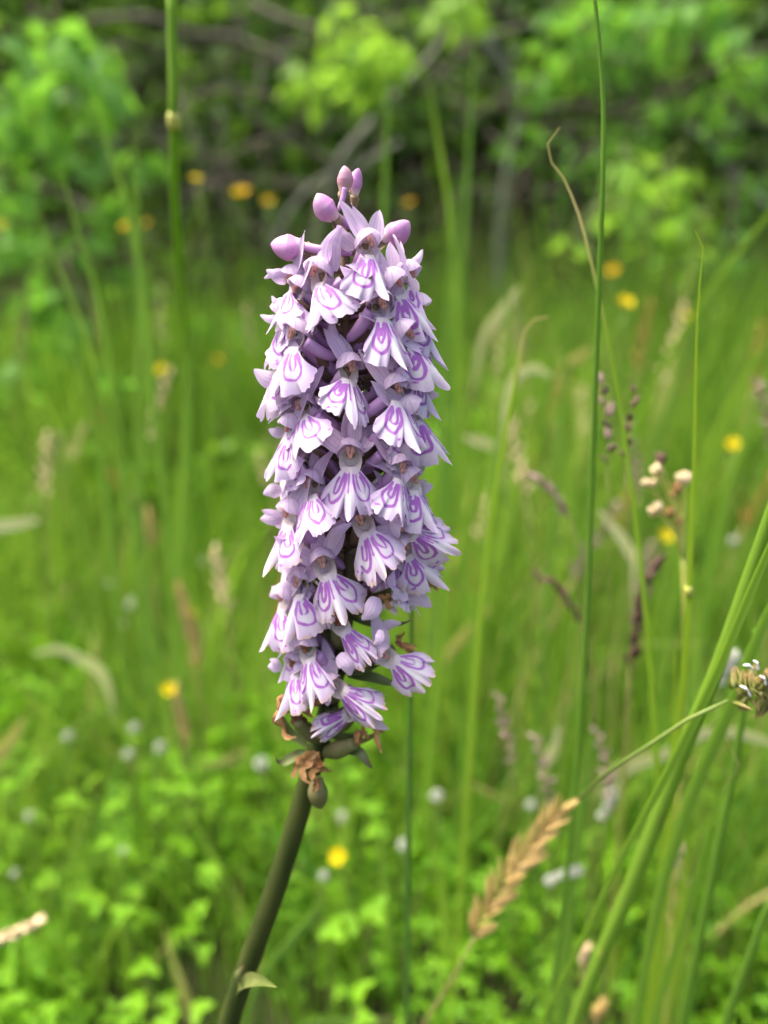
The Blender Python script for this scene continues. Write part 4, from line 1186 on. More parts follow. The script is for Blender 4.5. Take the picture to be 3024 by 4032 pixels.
# ------------------------------------------------------------------ small insects on the orchid
def insect(name, label, px, py, Y, size, legs, cat):
    c = at(px, py, Y)
    u = px2m(Y, py)
    t = empty(name, c)
    props(t, label, cat)
    mb = MB()
    v, f, a = blob((0, 0, -size*u*.5), (0, -size*u*.1, size*u*.15), size*u*.22); mb.add(v, f)
    v, f, a = blob((0, 0, size*u*.10), (0, -size*u*.1, size*u*.42), size*u*.15); mb.add(v, f)
    link('body', mb.mesh('body', MAT['insect']), t)
    for l in legs:
        P = catmull([tuple(at(x, y, Y - z) - c) for x, y, z in l], 10)
        v, f, a = tube(P, np.linspace(2.6, 1.4, 10) * u, 6)
        link('leg', make_mesh('leg', v, f, MAT['insect']), t)
Yf = axY(1305) - .0105
insect('small_fly', 'tiny black fly in the throat of a pale orchid flower', 1168, 1312, Yf, 26,
       [[(1165, 1316, 0), (1158, 1318, .001), (1152, 1326, .001)], [(1170, 1320, 0), (1172, 1330, .001), (1168, 1338, .001)]], 'fly')
Ys = axY(1510) - .0075
insect('dark_spider', 'thin-legged dark spider half hidden on the stem between orchid flowers', 1452, 1530, Ys + .003, 26,
       [[(1452, 1530, 0), (1418, 1506, .004), (1404, 1486, .004)], [(1452, 1530, 0), (1428, 1520, .004), (1416, 1500, .004)],
        [(1456, 1524, 0), (1440, 1505, .004), (1424, 1488, .004)], [(1450, 1536, 0), (1442, 1534, .004), (1420, 1512, .004)]], 'spider')

# ------------------------------------------------------------------ grass stems and blades that stand out one by one
def to_ground(pts, down=0.8):
    a, b = pts[-2], pts[-1]
    if b.z > 0.01:
        d = (b - a).normalized()
        d = (d + Vector((0, 0, -down))).normalized()
        e = b + d * (b.z / -d.z)
        e.z = ground_z(e.x, e.y) - .003
        m = b * .5 + e * .5
        pts = pts + [m, e]
    return pts

def grass_stem(name, label, cat, pix, widths, mat, tint=0.5, nodes=(), blade=False, ground=True, thin_foot=False, group=None, seg=8, head=None, fold=.35, n=110, up=None):
    """pix: (px, py, Y) from tip to foot; widths in pixels of the photograph, tip to foot"""
    pts = [at(*p) for p in pix]
    npx = len(pts)
    if ground: pts = to_ground(pts, 4.0 if thin_foot else 0.8)
    base = pts[-1]
    u = px2m(pix[0][2], pix[0][1])
    P = catmull([tuple(p) for p in pts], n)[::-1]
    w = np.interp(np.linspace(0, 1, n), np.linspace(0, 1, len(widths)), widths[::-1]) * u
    if True:
        seg_ = [(b_ - a_).length for a_, b_ in zip(pts[:-1], pts[1:])]
        f_ = sum(seg_[:npx - 1]) / sum(seg_)                      # share of the path that is the dry top
        tt = 1 - np.linspace(0, 1, n)                             # 0 at the tip
        w = np.where(tt < f_, np.interp(tt / f_, np.linspace(0, 1, len(widths)), widths), np.maximum(widths[-1] * (1 - (tt - f_) * 2.0), 7) if thin_foot else widths[-1]) * u
    t = empty(name, base)
    props(t, label, cat, group)
    if blade:
        V, F, A, C = ribbon(P, w, up or tuple(-CF), fold)
    else:
        V, F, A = tube(P, w * .5, seg); C = np.tile(np.linspace(-1, 1, seg), n)
    if thin_foot:
        q_ = 1 - A
        A = np.where(q_ < f_, 1 - .4 * q_ / f_, .6 - .6 * (q_ - f_) / (1 - f_ + 1e-9))
    else:
        A = np.clip(A / 1.0 - 0.0, 0, 1); A = np.clip(1 - (1 - A) / f_, 0, 1)
    link('blade' if blade else 'stem', make_mesh('blade', V - np.array(base), F, MAT[mat], {'along': A, 'cross': C, 'tint': np.full(len(V), tint)}), t)
    for (x, y, Y, ww) in nodes:
        c = np.array(at(x, y, Y)); i = int(np.argmin(np.linalg.norm(P - c, axis=1))); i = min(max(i, 1), n - 2)
        d = P[i + 1] - P[i - 1]; d /= np.linalg.norm(d)
        r = ww * u * .5
        Vn, Fn, An = tube(np.array([P[i] + d * r * k for k in (-1.1, -.5, 0, .5, 1.1)]), np.array([.80, .92, .96, .92, .78]) * r, 10)
        link('node', make_mesh('node', Vn - np.array(base), Fn, MAT['node']), t)
    return t, P, base, u

# right-hand group
grass_stem('grass_plant', 'tallest smooth green grass stem standing beside the blade with the curled tip', 'grass plant',
           [(2300, -330, .172), (2338, -40, .172), (2358, 160, .172), (2376, 420, .172), (2372, 760, .172), (2360, 1100, .174), (2345, 1500, .176), (2330, 1900, .178), (2312, 2400, .180), (2280, 2900, .182), (2225, 3500, .184), (2160, 4032, .186)],
           [12, 22, 27, 32, 34, 36, 38, 40, 46], 'blade_green', .45)
grass_stem('grass_plant', 'yellow-green grass blade with a curled tan tip crossing the tallest stem', 'grass plant',
           [(2204, 500, .185), (2170, 540, .185), (2150, 590, .185), (2162, 630, .185), (2200, 668, .185), (2262, 800, .184), (2310, 960, .182), (2360, 1180, .181), (2410, 1420, .180), (2470, 1800, .180), (2520, 2200, .182), (2562, 2650, .184), (2590, 3150, .187), (2610, 3700, .19)],
           [4, 12, 16, 20, 24, 28, 34, 38, 40, 40], 'blade_tan_tip', .75, blade=True)
grass_stem('grass_plant', 'upright bright yellow-green blade with a thin bent dry tip beside the withered cream flowers', 'grass plant',
           [(2738, 908, .165), (2758, 930, .165), (2768, 975, .165), (2756, 1100, .166), (2742, 1350, .168), (2732, 1800, .170), (2712, 2300, .172), (2690, 2650, .174), (2655, 3000, .176), (2610, 3500, .18)],
           [4, 10, 16, 26, 34, 40, 44, 46, 48], 'blade_green', .95, blade=True, nodes=[(2708, 2350, .172, 42)])
grass_stem('grass_plant', 'thick leaning green grass stem with two pale joints beside the dark grass flower head', 'grass plant',
           [(3080, 1880, .150), (2960, 2240, .152), (2820, 2640, .154), (2700, 2930, .156), (2598, 3200, .158), (2480, 3500, .160), (2376, 3740, .162), (2250, 4060, .165)],
           [40, 56, 66, 72, 78, 80, 72, 70], 'blade_green', .62, nodes=[(2598, 3200, .158, 74), (2376, 3740, .162, 76)])
grass_stem('grass_plant', 'long flat leaning blade running close along the thick jointed stem', 'grass plant',
           [(3100, 1990, .146), (2960, 2300, .147), (2800, 2680, .148), (2600, 3080, .150), (2440, 3380, .152), (2290, 3700, .155), (2120, 4060, .16)],
           [30, 42, 46, 40, 34, 32, 32], 'blade_green', .62, blade=True, fold=.6)
grass_stem('grass_plant', 'broad leaning leaf blade standing directly behind the sharp grass flower head', 'grass plant',
           [(3120, 2200, .160), (2980, 2500, .162), (2860, 2800, .164), (2720, 3120, .166), (2600, 3500, .168), (2520, 3900, .17)],
           [30, 60, 70, 66, 60, 50], 'blade_green', .45, blade=True)
grass_stem('grass_plant', 'green blade ending in a thin bent brown tip', 'grass plant',
           [(2862, 2872, .158), (2874, 2930, .158), (2898, 2990, .158), (2908, 3022, .158), (2890, 3050, .158), (2850, 3095, .159), (2800, 3230, .160), (2745, 3420, .162), (2660, 3720, .165), (2560, 4060, .17)],
           [3, 6, 9, 12, 14, 20, 30, 38, 44, 46], 'blade_tan_tip', .45, blade=True)
grass_stem('grass_plant', 'slender straight green stem leaning beside the brown-tipped blade', 'grass plant',
           [(2975, 2480, .170), (2930, 2780, .172), (2880, 3080, .174), (2810, 3420, .176), (2750, 3720, .178), (2680, 4060, .18)],
           [18, 28, 36, 40, 42, 44], 'blade_green', .5)
grass_stem('grass_plant', 'short leaning green stem fading to dry straw at its top below the brown-tipped blade', 'grass plant',
           [(3100, 3420, .16), (3024, 3570, .16), (2960, 3740, .162), (2900, 3900, .164), (2850, 4060, .166)],
           [22, 28, 34, 36, 38], 'blade_tan_tip', .5)
grass_stem('grass_plant', 'bright narrow yellow-green blade standing upright behind the thick jointed stem', 'grass plant',
           [(2660, 2560, .19), (2648, 2900, .19), (2630, 3300, .192), (2600, 3650, .194), (2570, 4050, .196)],
           [8, 30, 40, 44, 44], 'blade_green', .9, blade=True)
grass_stem('grass_plant', 'dark thin green stem standing behind the lower right of the orchid spike', 'grass plant',
           [(1622, 2200, .172), (1618, 2500, .172), (1614, 2900, .173), (1608, 3300, .174), (1604, 3700, .175), (1600, 4060, .176)],
           [14, 22, 25, 27, 28, 30], 'blade_green', 0.05)
grass_stem('grass_plant', 'green blade with a hooked pale dry tip standing between orchid and tall stem', 'grass plant',
           [(2160, 1246, .21), (2120, 1250, .21), (2075, 1285, .21), (2055, 1350, .21), (2030, 1500, .212), (1990, 1700, .215), (1950, 1950, .22), (1905, 2300, .225), (1870, 2700, .23)],
           [6, 18, 22, 22, 26, 30, 32, 34], 'blade_tan_tip', .8, blade=True)
# left-hand stem with its joint
grass_stem('grass_plant', 'pale blurred upright grass stem with a cream joint against the leafy shrub', 'grass plant',
           [(674, -60, .25), (680, 250, .25), (684, 460, .25), (690, 800, .27), (712, 1100, .34), (735, 1400, .46), (760, 1800, .60)],
           [40, 42, 42, 40, 36, 32], 'blade_green', .6, nodes=[(684, 470, .25, 60)])
far = [
    ('green blade leaning right in front of the leafy shrub', [(330, 330, .36), (420, 560, .36), (500, 800, .365), (560, 1100, .37), (600, 1500, .38)], [12, 40, 56, 60], .1),
    ('faint thin upright blade left of the pale jointed stem', [(530, 450, .33), (536, 650, .33), (545, 900, .335), (548, 1250, .34), (540, 1700, .35)], [6, 24, 40, 44], .1),
    ('long leaning blade rising left from the meadow below the shrub', [(230, 620, .33), (300, 880, .335), (380, 1150, .34), (440, 1500, .35)], [6, 26, 34, 40], .15),
    ('narrow dark blade leaning in front of the lowest shrub leaves', [(130, 790, .33), (210, 1000, .335), (300, 1220, .34), (380, 1480, .35)], [6, 22, 30, 34], .2),
    ('bluish blunt-ended blade slanting beside the orchid stem', [(1268, 3548, .24), (1180, 3660, .245), (1080, 3770, .25), (1000, 3900, .26)], [34, 40, 38, 30], .02),
    ('broad pale upright blade below the buttercup by the thin dark stem', [(1500, 3250, .30), (1520, 3550, .30), (1545, 3850, .305), (1550, 4060, .31)], [14, 44, 60, 64], .5),
    ('wide curving bright blade arching over the clover right of the stem', [(1480, 3070, .34), (1400, 3140, .34), (1360, 3300, .345), (1340, 3600, .35)], [14, 34, 44, 44], .5),
    ('long bright blade leaning across the meadow right of the tall stem', [(3100, 760, .40), (2900, 1000, .40), (2700, 1290, .405), (2560, 1550, .41), (2400, 1900, .42)], [26, 40, 44, 46], .88),
    ('pale straw-green blade leaning behind the upright bent-tip blade', [(3060, 1250, .36), (2900, 1600, .365), (2760, 1950, .37), (2640, 2400, .38)], [18, 38, 44, 44], .85),
    ('upright green blade close behind the right edge of the spike', [(1800, 700, .42), (1790, 900, .42), (1760, 1300, .425), (1740, 1800, .43)], [10, 36, 50, 54], .15),
    ('tall faint green blade directly behind the bare bush branches', [(1870, 190, .5), (1850, 500, .5), (1830, 900, .5), (1800, 1400, .51)], [14, 34, 44, 48], .05),
    ('dull green stem standing behind the top bud of the orchid', [(1530, 300, .45), (1520, 600, .45), (1505, 1000, .455), (1490, 1500, .46)], [24, 36, 40, 44], .1),
    ('thin olive blade standing under the hanging leafy spray', [(1690, 330, .45), (1720, 520, .45), (1760, 760, .455), (1790, 1100, .46)], [10, 30, 36, 40], .85),
    ('slim bright blade rising behind the grass with the hooked dry tip', [(2010, 1050, .33), (1985, 1400, .33), (1950, 1800, .335), (1900, 2200, .34)], [8, 32, 40, 40], .6),
    ('broad soft green blade standing below the yellow-green sprig', [(2240, 1150, .36), (2220, 1500, .36), (2190, 1900, .365), (2150, 2400, .37)], [10, 44, 56, 60], .2),
    ('upright green stem behind the golden grass head', [(2330, 2900, .24), (2280, 3200, .24), (2245, 3500, .245), (2200, 4060, .25)], [40, 60, 66, 70], .2),
    ('slender shining blade between the golden head and the thick stem', [(2470, 2900, .26), (2440, 3200, .26), (2420, 3500, .265), (2400, 4000, .27)], [8, 26, 34, 34], .9),
    ('wide bright blade standing low between the brown-tipped blade and the thick stem', [(2700, 3300, .25), (2680, 3600, .25), (2640, 3850, .255), (2600, 4060, .26)], [12, 50, 70, 70], .85),
    ('long thin blade drooping low across the leafy clover patch', [(420, 3080, .45), (560, 3120, .45), (720, 3180, .455), (760, 3400, .46)], [14, 34, 40, 36], .05),
    ('pale vertical blade among clover below the two dry curved blades', [(300, 2980, .5), (290, 3200, .5), (260, 3420, .5)], [12, 34, 36], .4),
    ('bright upright blade in the meadow left of the middle flowers', [(740, 1330, .45), (735, 1700, .45), (720, 2050, .455), (700, 2400, .46)], [12, 44, 54, 54], .35),
    ('light green blade standing behind the two golden dry spikes', [(560, 1250, .5), (580, 1600, .5), (560, 1900, .5), (540, 2300, .51)], [12, 40, 48, 48], .5),
    ('broad soft blade curving up from the grass below the leafy shrub', [(250, 1280, .42), (330, 1500, .42), (400, 1800, .425), (440, 2200, .43)], [12, 46, 54, 54], .3),
]
far += [
    ('pale leaning blade well behind the cream withered cluster', [(2990, 1380, .48), (2860, 1620, .48), (2740, 1900, .485), (2640, 2200, .49)], [14, 40, 46, 46], .7),
    ('soft bright blade leaning over the yellow flower beyond the bent-tip blade', [(3060, 1420, .44), (2960, 1660, .44), (2860, 1950, .445), (2790, 2300, .45)], [14, 44, 50, 50], .45),
    ('dim green blade leaning right below the pale sprig', [(2800, 1180, .5), (2700, 1420, .5), (2600, 1700, .505), (2520, 2000, .51)], [14, 44, 52, 52], .2),
    ('soft light blade leaning left between tall stem and hooked blade', [(2180, 1560, .42), (2230, 1850, .42), (2260, 2150, .425), (2270, 2450, .43)], [12, 40, 48, 48], .55),
    ('bright blade standing right of the lower flowers and thin dark stem', [(1760, 2120, .36), (1740, 2500, .36), (1700, 2900, .365), (1680, 3300, .37)], [10, 36, 44, 44], .6),
    ('light blade slanting low left of the golden grass head', [(1690, 3300, .28), (1740, 3500, .28), (1760, 3750, .285), (1740, 4060, .29)], [12, 46, 56, 56], .65),
    ('bluish green blade crossing low behind the golden head stalk', [(2130, 3590, .30), (2000, 3600, .30), (1900, 3680, .305), (1850, 3900, .31)], [16, 50, 54, 40], .1),
]
for label, pix, w, tint in far:
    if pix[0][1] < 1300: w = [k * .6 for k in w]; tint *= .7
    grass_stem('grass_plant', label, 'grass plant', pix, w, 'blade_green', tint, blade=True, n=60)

dry = [
    ('cream dry blade curving in the grass above the clover', [(130, 2575, .42), (230, 2550, .42), (320, 2585, .42), (400, 2640, .425), (440, 2760, .43)], [12, 44, 60, 40, 18], .95),
    ('flat cream dry grass blade lying level in the grass below the shrub', [(150, 2045, .45), (60, 2060, .45), (-60, 2095, .455)], [24, 50, 40], .95),
    ('broad golden dry blade slanting beside the leafy clover', [(95, 2830, .34), (40, 2910, .34), (-30, 3020, .345)], [14, 60, 56], .25),
    ('pale hooked dry blade tip behind the hooked green blade', [(2170, 1480, .40), (2090, 1440, .40), (2030, 1480, .40), (1990, 1600, .405)], [14, 46, 40, 20], .9),
    ('tan slanting seed-like blade in the grass above the thin dark stem', [(1925, 2390, .40), (1860, 2460, .40), (1790, 2540, .405), (1740, 2620, .41)], [14, 40, 44, 20], .3),
    ('pale dry blade lying in the grass right of the middle flowers', [(1830, 1720, .48), (1900, 1740, .48), (1960, 1770, .48)], [16, 44, 18], .85),
    ('creamy folded dry blade behind the tall stem and curled blade', [(2360, 2010, .30), (2420, 2080, .30), (2470, 2150, .30), (2495, 2230, .305)], [14, 36, 50, 18], .95),
    ('arched pale straw blade crossing behind the lower right stems', [(3060, 2930, .28), (2900, 2880, .28), (2760, 2880, .28), (2620, 2960, .285), (2440, 3070, .29)], [24, 50, 60, 44, 20], .9),
    ('short pale straw blade under the arched straw blade behind the thick stem', [(2660, 2960, .30), (2520, 2980, .30), (2380, 3060, .305)], [20, 54, 24], .75),
    ('thin straw lying along the bottom of the meadow by the stem foot', [(1650, 4012, .29), (1400, 4010, .292), (1150, 4040, .295)], [14, 22, 16], .7),
    ('pale seed-tipped dry blade leaning right of the golden head stalk', [(2200, 2860, .30), (2170, 2960, .30), (2140, 3040, .305)], [16, 46, 18], .9),
    ('tan dry blade slanting below the yellow buttercup by the clover heads', [(775, 3020, .40), (860, 3000, .40), (960, 2960, .405)], [10, 40, 16], .55),
    ('wispy tan dry blade right of the withered lower flowers', [(2010, 3160, .34), (1920, 3110, .34), (1840, 3090, .345)], [12, 36, 14], .4),
    ('tan dry blade leaning behind the tall stem above brown seed heads', [(2330, 1370, .5), (2270, 1410, .5), (2210, 1450, .505)], [16, 48, 20], .3),
    ('cream grass tip leaning in the grass left of the buttercup', [(2040, 1130, .5), (1980, 1220, .5), (1900, 1330, .505)], [16, 44, 30], .8),
]
for label, pix, w, tint in dry:
    grass_stem('dry_grass_plant', label, 'dry grass plant', pix, w, 'straw', tint, blade=True, n=40, thin_foot=True)

# ------------------------------------------------------------------ seed heads
def spikelet_mesh(L, W, mat, seed, open_=0.0):
    g = random.Random(seed)
    mb = MB()
    for k, off in enumerate((-1, 1, 0)):
        P = catmull([(off * W * .12, 0, 0), (off * W * (.30 + open_), L * .45, W * .1 * off), (off * W * (.12 + open_ * 1.4), L * (1.0 + .08 * k), 0)], 9)
        t = np.linspace(0, 1, 9)
        V, F, A = tube(P, np.maximum(W * .30 * np.sin(np.pi * (.06 + .92 * t ** .8)) ** .8, W * .015), 6, .7)
        mb.add(V, F, along=A)
    return mb.mesh('spikelet', MAT[mat])

def seed_head(name, label, cat, stalk, head, L, W, mat, n, spread, seed=0, group=None, stalk_mat='brown_stalk', stalk_w=9, open_=0.1, distich=False):
    """stalk: (px,py,Y) from the head base to the foot; head: base->tip pixels"""
    g = random.Random(900 + seed)
    pts = to_ground([at(*p) for p in stalk])
    base = pts[-1]
    Y = head[0][2]; u = px2m(Y, head[0][1])
    t = empty(name, base); props(t, label, cat, group)
    P = catmull([tuple(p) for p in pts], 24)
    V, F, A = tube(P, np.linspace(stalk_w * .4, stalk_w * .6, 24) * u, 7)
    link('stalk', make_mesh('stalk', V - np.array(base), F, MAT[stalk_mat], {'along': A}), t)
    H = catmull([tuple(at(*p)) for p in head], 30)
    V, F, A = tube(H, np.linspace(stalk_w * .4, stalk_w * .15, 30) * u, 6)
    link('rachis', make_mesh('rachis', V - np.array(base), F, MAT[stalk_mat], {'along': A}), t)
    meshes = [spikelet_mesh(L * u, W * u, mat, seed * 10 + k, open_) for k in range(3)]
    for k in range(n):
        s = k / max(n - 1, 1)
        i = min(int(s * 28), 28)
        p = Vector(H[i]); d = Vector(H[i + 1] - H[i]).normalized()
        a = (k % 2) * math.pi + g.gauss(0, .45) if distich else k * 2.4 + g.uniform(-.5, .5)
        sd = d.cross(CF).normalized(); ot = d.cross(sd)
        out = sd * math.cos(a) + ot * math.sin(a)
        dirv = (d + out * spread * g.uniform(.6, 1.3) * (1.1 - .5 * s)).normalized()
        xx = dirv.cross(Vector((.2, .1, 1))).normalized(); zz = xx.cross(dirv)
        o = link('spikelet', meshes[k % 3], t)
        sc = g.uniform(.8, 1.15) * (1.0 - .25 * abs(s - .45))
        o.matrix_basis = Matrix.Translation(p - base) @ Matrix(((xx.x, dirv.x, zz.x), (xx.y, dirv.y, zz.y), (xx.z, dirv.z, zz.z))).to_4x4() @ Matrix.Scale(sc, 4)
    return t

seed_head('golden_grass_head', 'large golden tan grass seed head leaning right below the orchid', 'grass head',
          [(1868, 3690, .182), (1790, 3840, .184), (1665, 4050, .187)], [(1868, 3690, .182), (1960, 3520, .181), (2080, 3360, .180), (2215, 3180, .179)],
          125, 22, 'tan_spikelet', 30, .58, 1, stalk_w=10, open_=.45, distich=True)
seed_head('brown_seed_head', 'dark brown sparse seed head beside the tall stem and the curled blade', 'grass head',
          [(2390, 1820, .205), (2400, 2300, .21), (2395, 2900, .215)], [(2390, 1820, .205), (2400, 1700, .205), (2385, 1600, .205), (2362, 1500, .205)],
          56, 26, 'purple_spikelet', 8, .9, 2, stalk_w=4)
seed_head('brown_seed_head', 'dark brown loose seeds right of the curled blade, above its middle', 'grass head',
          [(2462, 1800, .20), (2475, 2200, .202), (2480, 2700, .205)], [(2462, 1800, .20), (2470, 1700, .20), (2490, 1600, .20), (2500, 1540, .20)],
          46, 26, 'dark_spikelet', 6, .7, 3, stalk_w=4)
seed_head('brown_seed_head', 'dark brown seed spike rising behind the curled blade near the jointed yellow blade', 'grass head',
          [(2480, 2620, .215), (2470, 2800, .216), (2450, 3100, .22)], [(2480, 2620, .215), (2500, 2480, .215), (2530, 2320, .215), (2590, 2215, .215)],
          70, 34, 'dark_spikelet', 15, .35, 4, stalk_w=8)
seed_head('brown_seed_head', 'brown drooping seed spike lying left against the tall stem', 'grass head',
          [(2290, 2450, .24), (2330, 2600, .242), (2340, 2900, .245)], [(2290, 2450, .24), (2240, 2370, .24), (2180, 2300, .24), (2120, 2270, .24)],
          60, 30, 'dark_spikelet', 10, .3, 5, stalk_w=8)
seed_head('brown_seed_head', 'purplish seed spike pointing up left of the tall stem', 'grass head',
          [(2240, 2030, .26), (2280, 2200, .262), (2290, 2500, .265)], [(2240, 2030, .26), (2200, 1970, .26), (2150, 1910, .26), (2110, 1880, .26)],
          60, 30, 'purple_spikelet', 9, .3, 6, stalk_w=8)
seed_head('golden_grass_head', 'upright golden dry spike left of the spike, the taller of two', 'grass head',
          [(775, 2640, .40), (800, 2800, .402), (800, 2980, .405)], [(775, 2640, .40), (765, 2550, .40), (740, 2450, .40), (715, 2350, .40)],
          110, 40, 'tan_spikelet', 15, .16, 7, stalk_w=10)
seed_head('golden_grass_head', 'orange-tan dry spike just below the small yellow flower in the clover', 'grass head',
          [(735, 2960, .38), (745, 3020, .38), (745, 3200, .385)], [(735, 2960, .38), (725, 2880, .38), (712, 2810, .38), (700, 2750, .38)],
          100, 40, 'tan_spikelet', 13, .16, 8, stalk_w=10)
seed_head('golden_grass_head', 'small tan dry spike in the far grass left of the spike', 'grass head',
          [(610, 2160, .6), (612, 2220, .6), (615, 2380, .6)], [(610, 2160, .6), (604, 2120, .6), (598, 2090, .6), (590, 2050, .6)],
          80, 40, 'tan_spikelet', 10, .16, 9, stalk_w=9)
seed_head('golden_grass_head', 'short cream tuft head beside the lower joint of the thick stem', 'grass head',
          [(2295, 3800, .20), (2290, 3900, .20), (2280, 4060, .20)], [(2295, 3800, .20), (2298, 3780, .20), (2302, 3760, .20), (2308, 3745, .20)],
          50, 30, 'cream_seed', 9, .45, 10, stalk_w=12)
seed_head('golden_grass_head', 'short golden tan tuft head low by the foot of the thick jointed stem', 'grass head',
          [(2350, 4010, .20), (2345, 4040, .20), (2340, 4080, .20)], [(2350, 4010, .20), (2355, 3995, .20), (2362, 3980, .20), (2370, 3960, .20)],
          50, 30, 'tan_spikelet', 9, .45, 11, stalk_w=12)
seed_head('withered_clover_head', 'withered cream and brown flower head lying sideways above the clover', 'flower head',
          [(-60, 3720, .22), (-120, 3800, .22), (-160, 3950, .225)], [(-60, 3720, .22), (10, 3690, .22), (80, 3660, .22), (150, 3630, .22)],
          54, 34, 'cream_seed', 20, .55, 12, stalk_w=12)
# pinkish open panicles
for k, (x, y, Y, lab) in enumerate([(1960, 2740, .25, 'fine pale pink grass panicle in front of the dark grass right of the lower spike'),
                                    (2110, 2900, .25, 'fine pale pink grass panicle above the golden seed head'),
                                    (2350, 2880, .24, 'fine pale pink grass panicle beside the slender shining blade'),
                                    (2640, 3240, .27, 'small brown panicle behind the upper joint of the thick stem'),
                                    (2980, 1500, .34, 'fine purplish brown panicle above the yellow flower beyond the bent-tip blade')]):
    seed_head('grass_panicle', lab, 'grass head', [(x + 60, y + 260, Y), (x + 80, y + 420, Y), (x + 70, y + 700, Y + .01)],
              [(x + 60, y + 260, Y), (x + 40, y + 160, Y), (x + 20, y + 80, Y), (x, y, Y)], 40, 22, 'purple_spikelet', 14, 1.5, 20 + k, stalk_w=3.5)

# many small far seed heads, told apart only by place
fr = random.Random(99)
for k in range(46):
    Y = fr.uniform(.42, 1.2)
    side = 1 if fr.random() < .68 else -1
    x0 = side * fr.uniform(.06, .5) * Y
    hgt = fr.uniform(.16, .36)
    b = Vector((x0, Y, ground_z(x0, Y)))
    dx = fr.uniform(-.06, .08)
    tip = b + Vector((dx, 0, hgt)); hb = b + Vector((dx * .7, 0, hgt * .83))
    t = empty('meadow_grass_head', b)
    hm_ = fr.choice(('cream_seed', 'purple_spikelet', 'tan_spikelet', 'cream_seed'))
    cn = {'cream_seed': 'cream', 'purple_spikelet': 'purplish brown', 'tan_spikelet': 'golden tan'}[hm_]
    props(t, 'small blurred %s seed head on a thin stalk among the meadow grass' % cn, 'grass head', 'far %s seed heads in the meadow' % cn)
    P = catmull([tuple(b), tuple(b + Vector((dx * .25, 0, hgt * .45))), tuple(hb)], 10)
    V, F, A = tube(P - np.array(b), np.linspace(.0009, .0006, 10), 5)
    link('stalk', make_mesh('stalk', V, F, MAT['brown_stalk'], {'along': A}), t)
    mb = MB()
    for j in range(12):
        s = j / 11
        p = hb.lerp(tip, s) - b; a = j * 2.4
        o = Vector((math.cos(a), math.sin(a), 1.6)).normalized()
        v, f, a_ = blob(tuple(p), tuple(p + o * .009 * (1.1 - .5 * s)), .0017, 5, 5); mb.add(v, f)
    link('head', mb.mesh('head', MAT[hm_]), t)

# cream withered flower cluster beside the jointed yellow blade
def cream_cluster():
    foot = to_ground([at(2690, 2200, .215), at(2700, 2600, .218)])
    base = foot[-1]
    t = empty('withered_flower_cluster', base)
    props(t, 'withered cream and brown flower cluster on yellow stalks behind the upright yellow-green blade', 'flower head')
    P = catmull([tuple(p) for p in foot], 16)
    u = px2m(.215, 2000)
    V, F, A = tube(P - np.array(base), 9 * u, 7)
    link('stalk', make_mesh('stalk', V, F, MAT['node'], {'along': A}), t)
    g = random.Random(8)
    root = at(2690, 2200, .215)
    for (x, y, m, L) in [(2590, 1865, 'cream_seed', 62), (2560, 1910, 'cream_seed', 50), (2690, 1900, 'cream_seed', 66), (2660, 1930, 'withered', 50), (2590, 2015, 'cream_seed', 56), (2640, 2030, 'withered', 50), (2670, 2060, 'withered', 44), (2600, 1820, 'dark_spikelet', 60)]:
        c = at(x, y, .215 + g.uniform(-.004, .004))
        mid = (root + c) * .5 + CR * ((2700 - x) * u * .18)
        Pb = catmull([tuple(root), tuple(mid), tuple(c)], 10)
        V, F, A = tube(Pb - np.array(base), np.linspace(7, 5, 10) * u, 6)
        link('flower_stalk', make_mesh('flower_stalk', V, F, MAT['node'], {'along': A}), t)
        mb = MB()
        d = (c - mid).normalized()
        for k in range(5):
            o = (d + Vector((g.gauss(0, .6), g.gauss(0, .6), g.gauss(0, .6)))).normalized()
            v, f, a = blob(tuple(c - base - d * L * u * .15), tuple(c - base + o * L * u * .7), L * u * .24, 7, 7); mb.add(v, f)
        link('floret', mb.mesh('floret', MAT[m]), t)
cream_cluster()

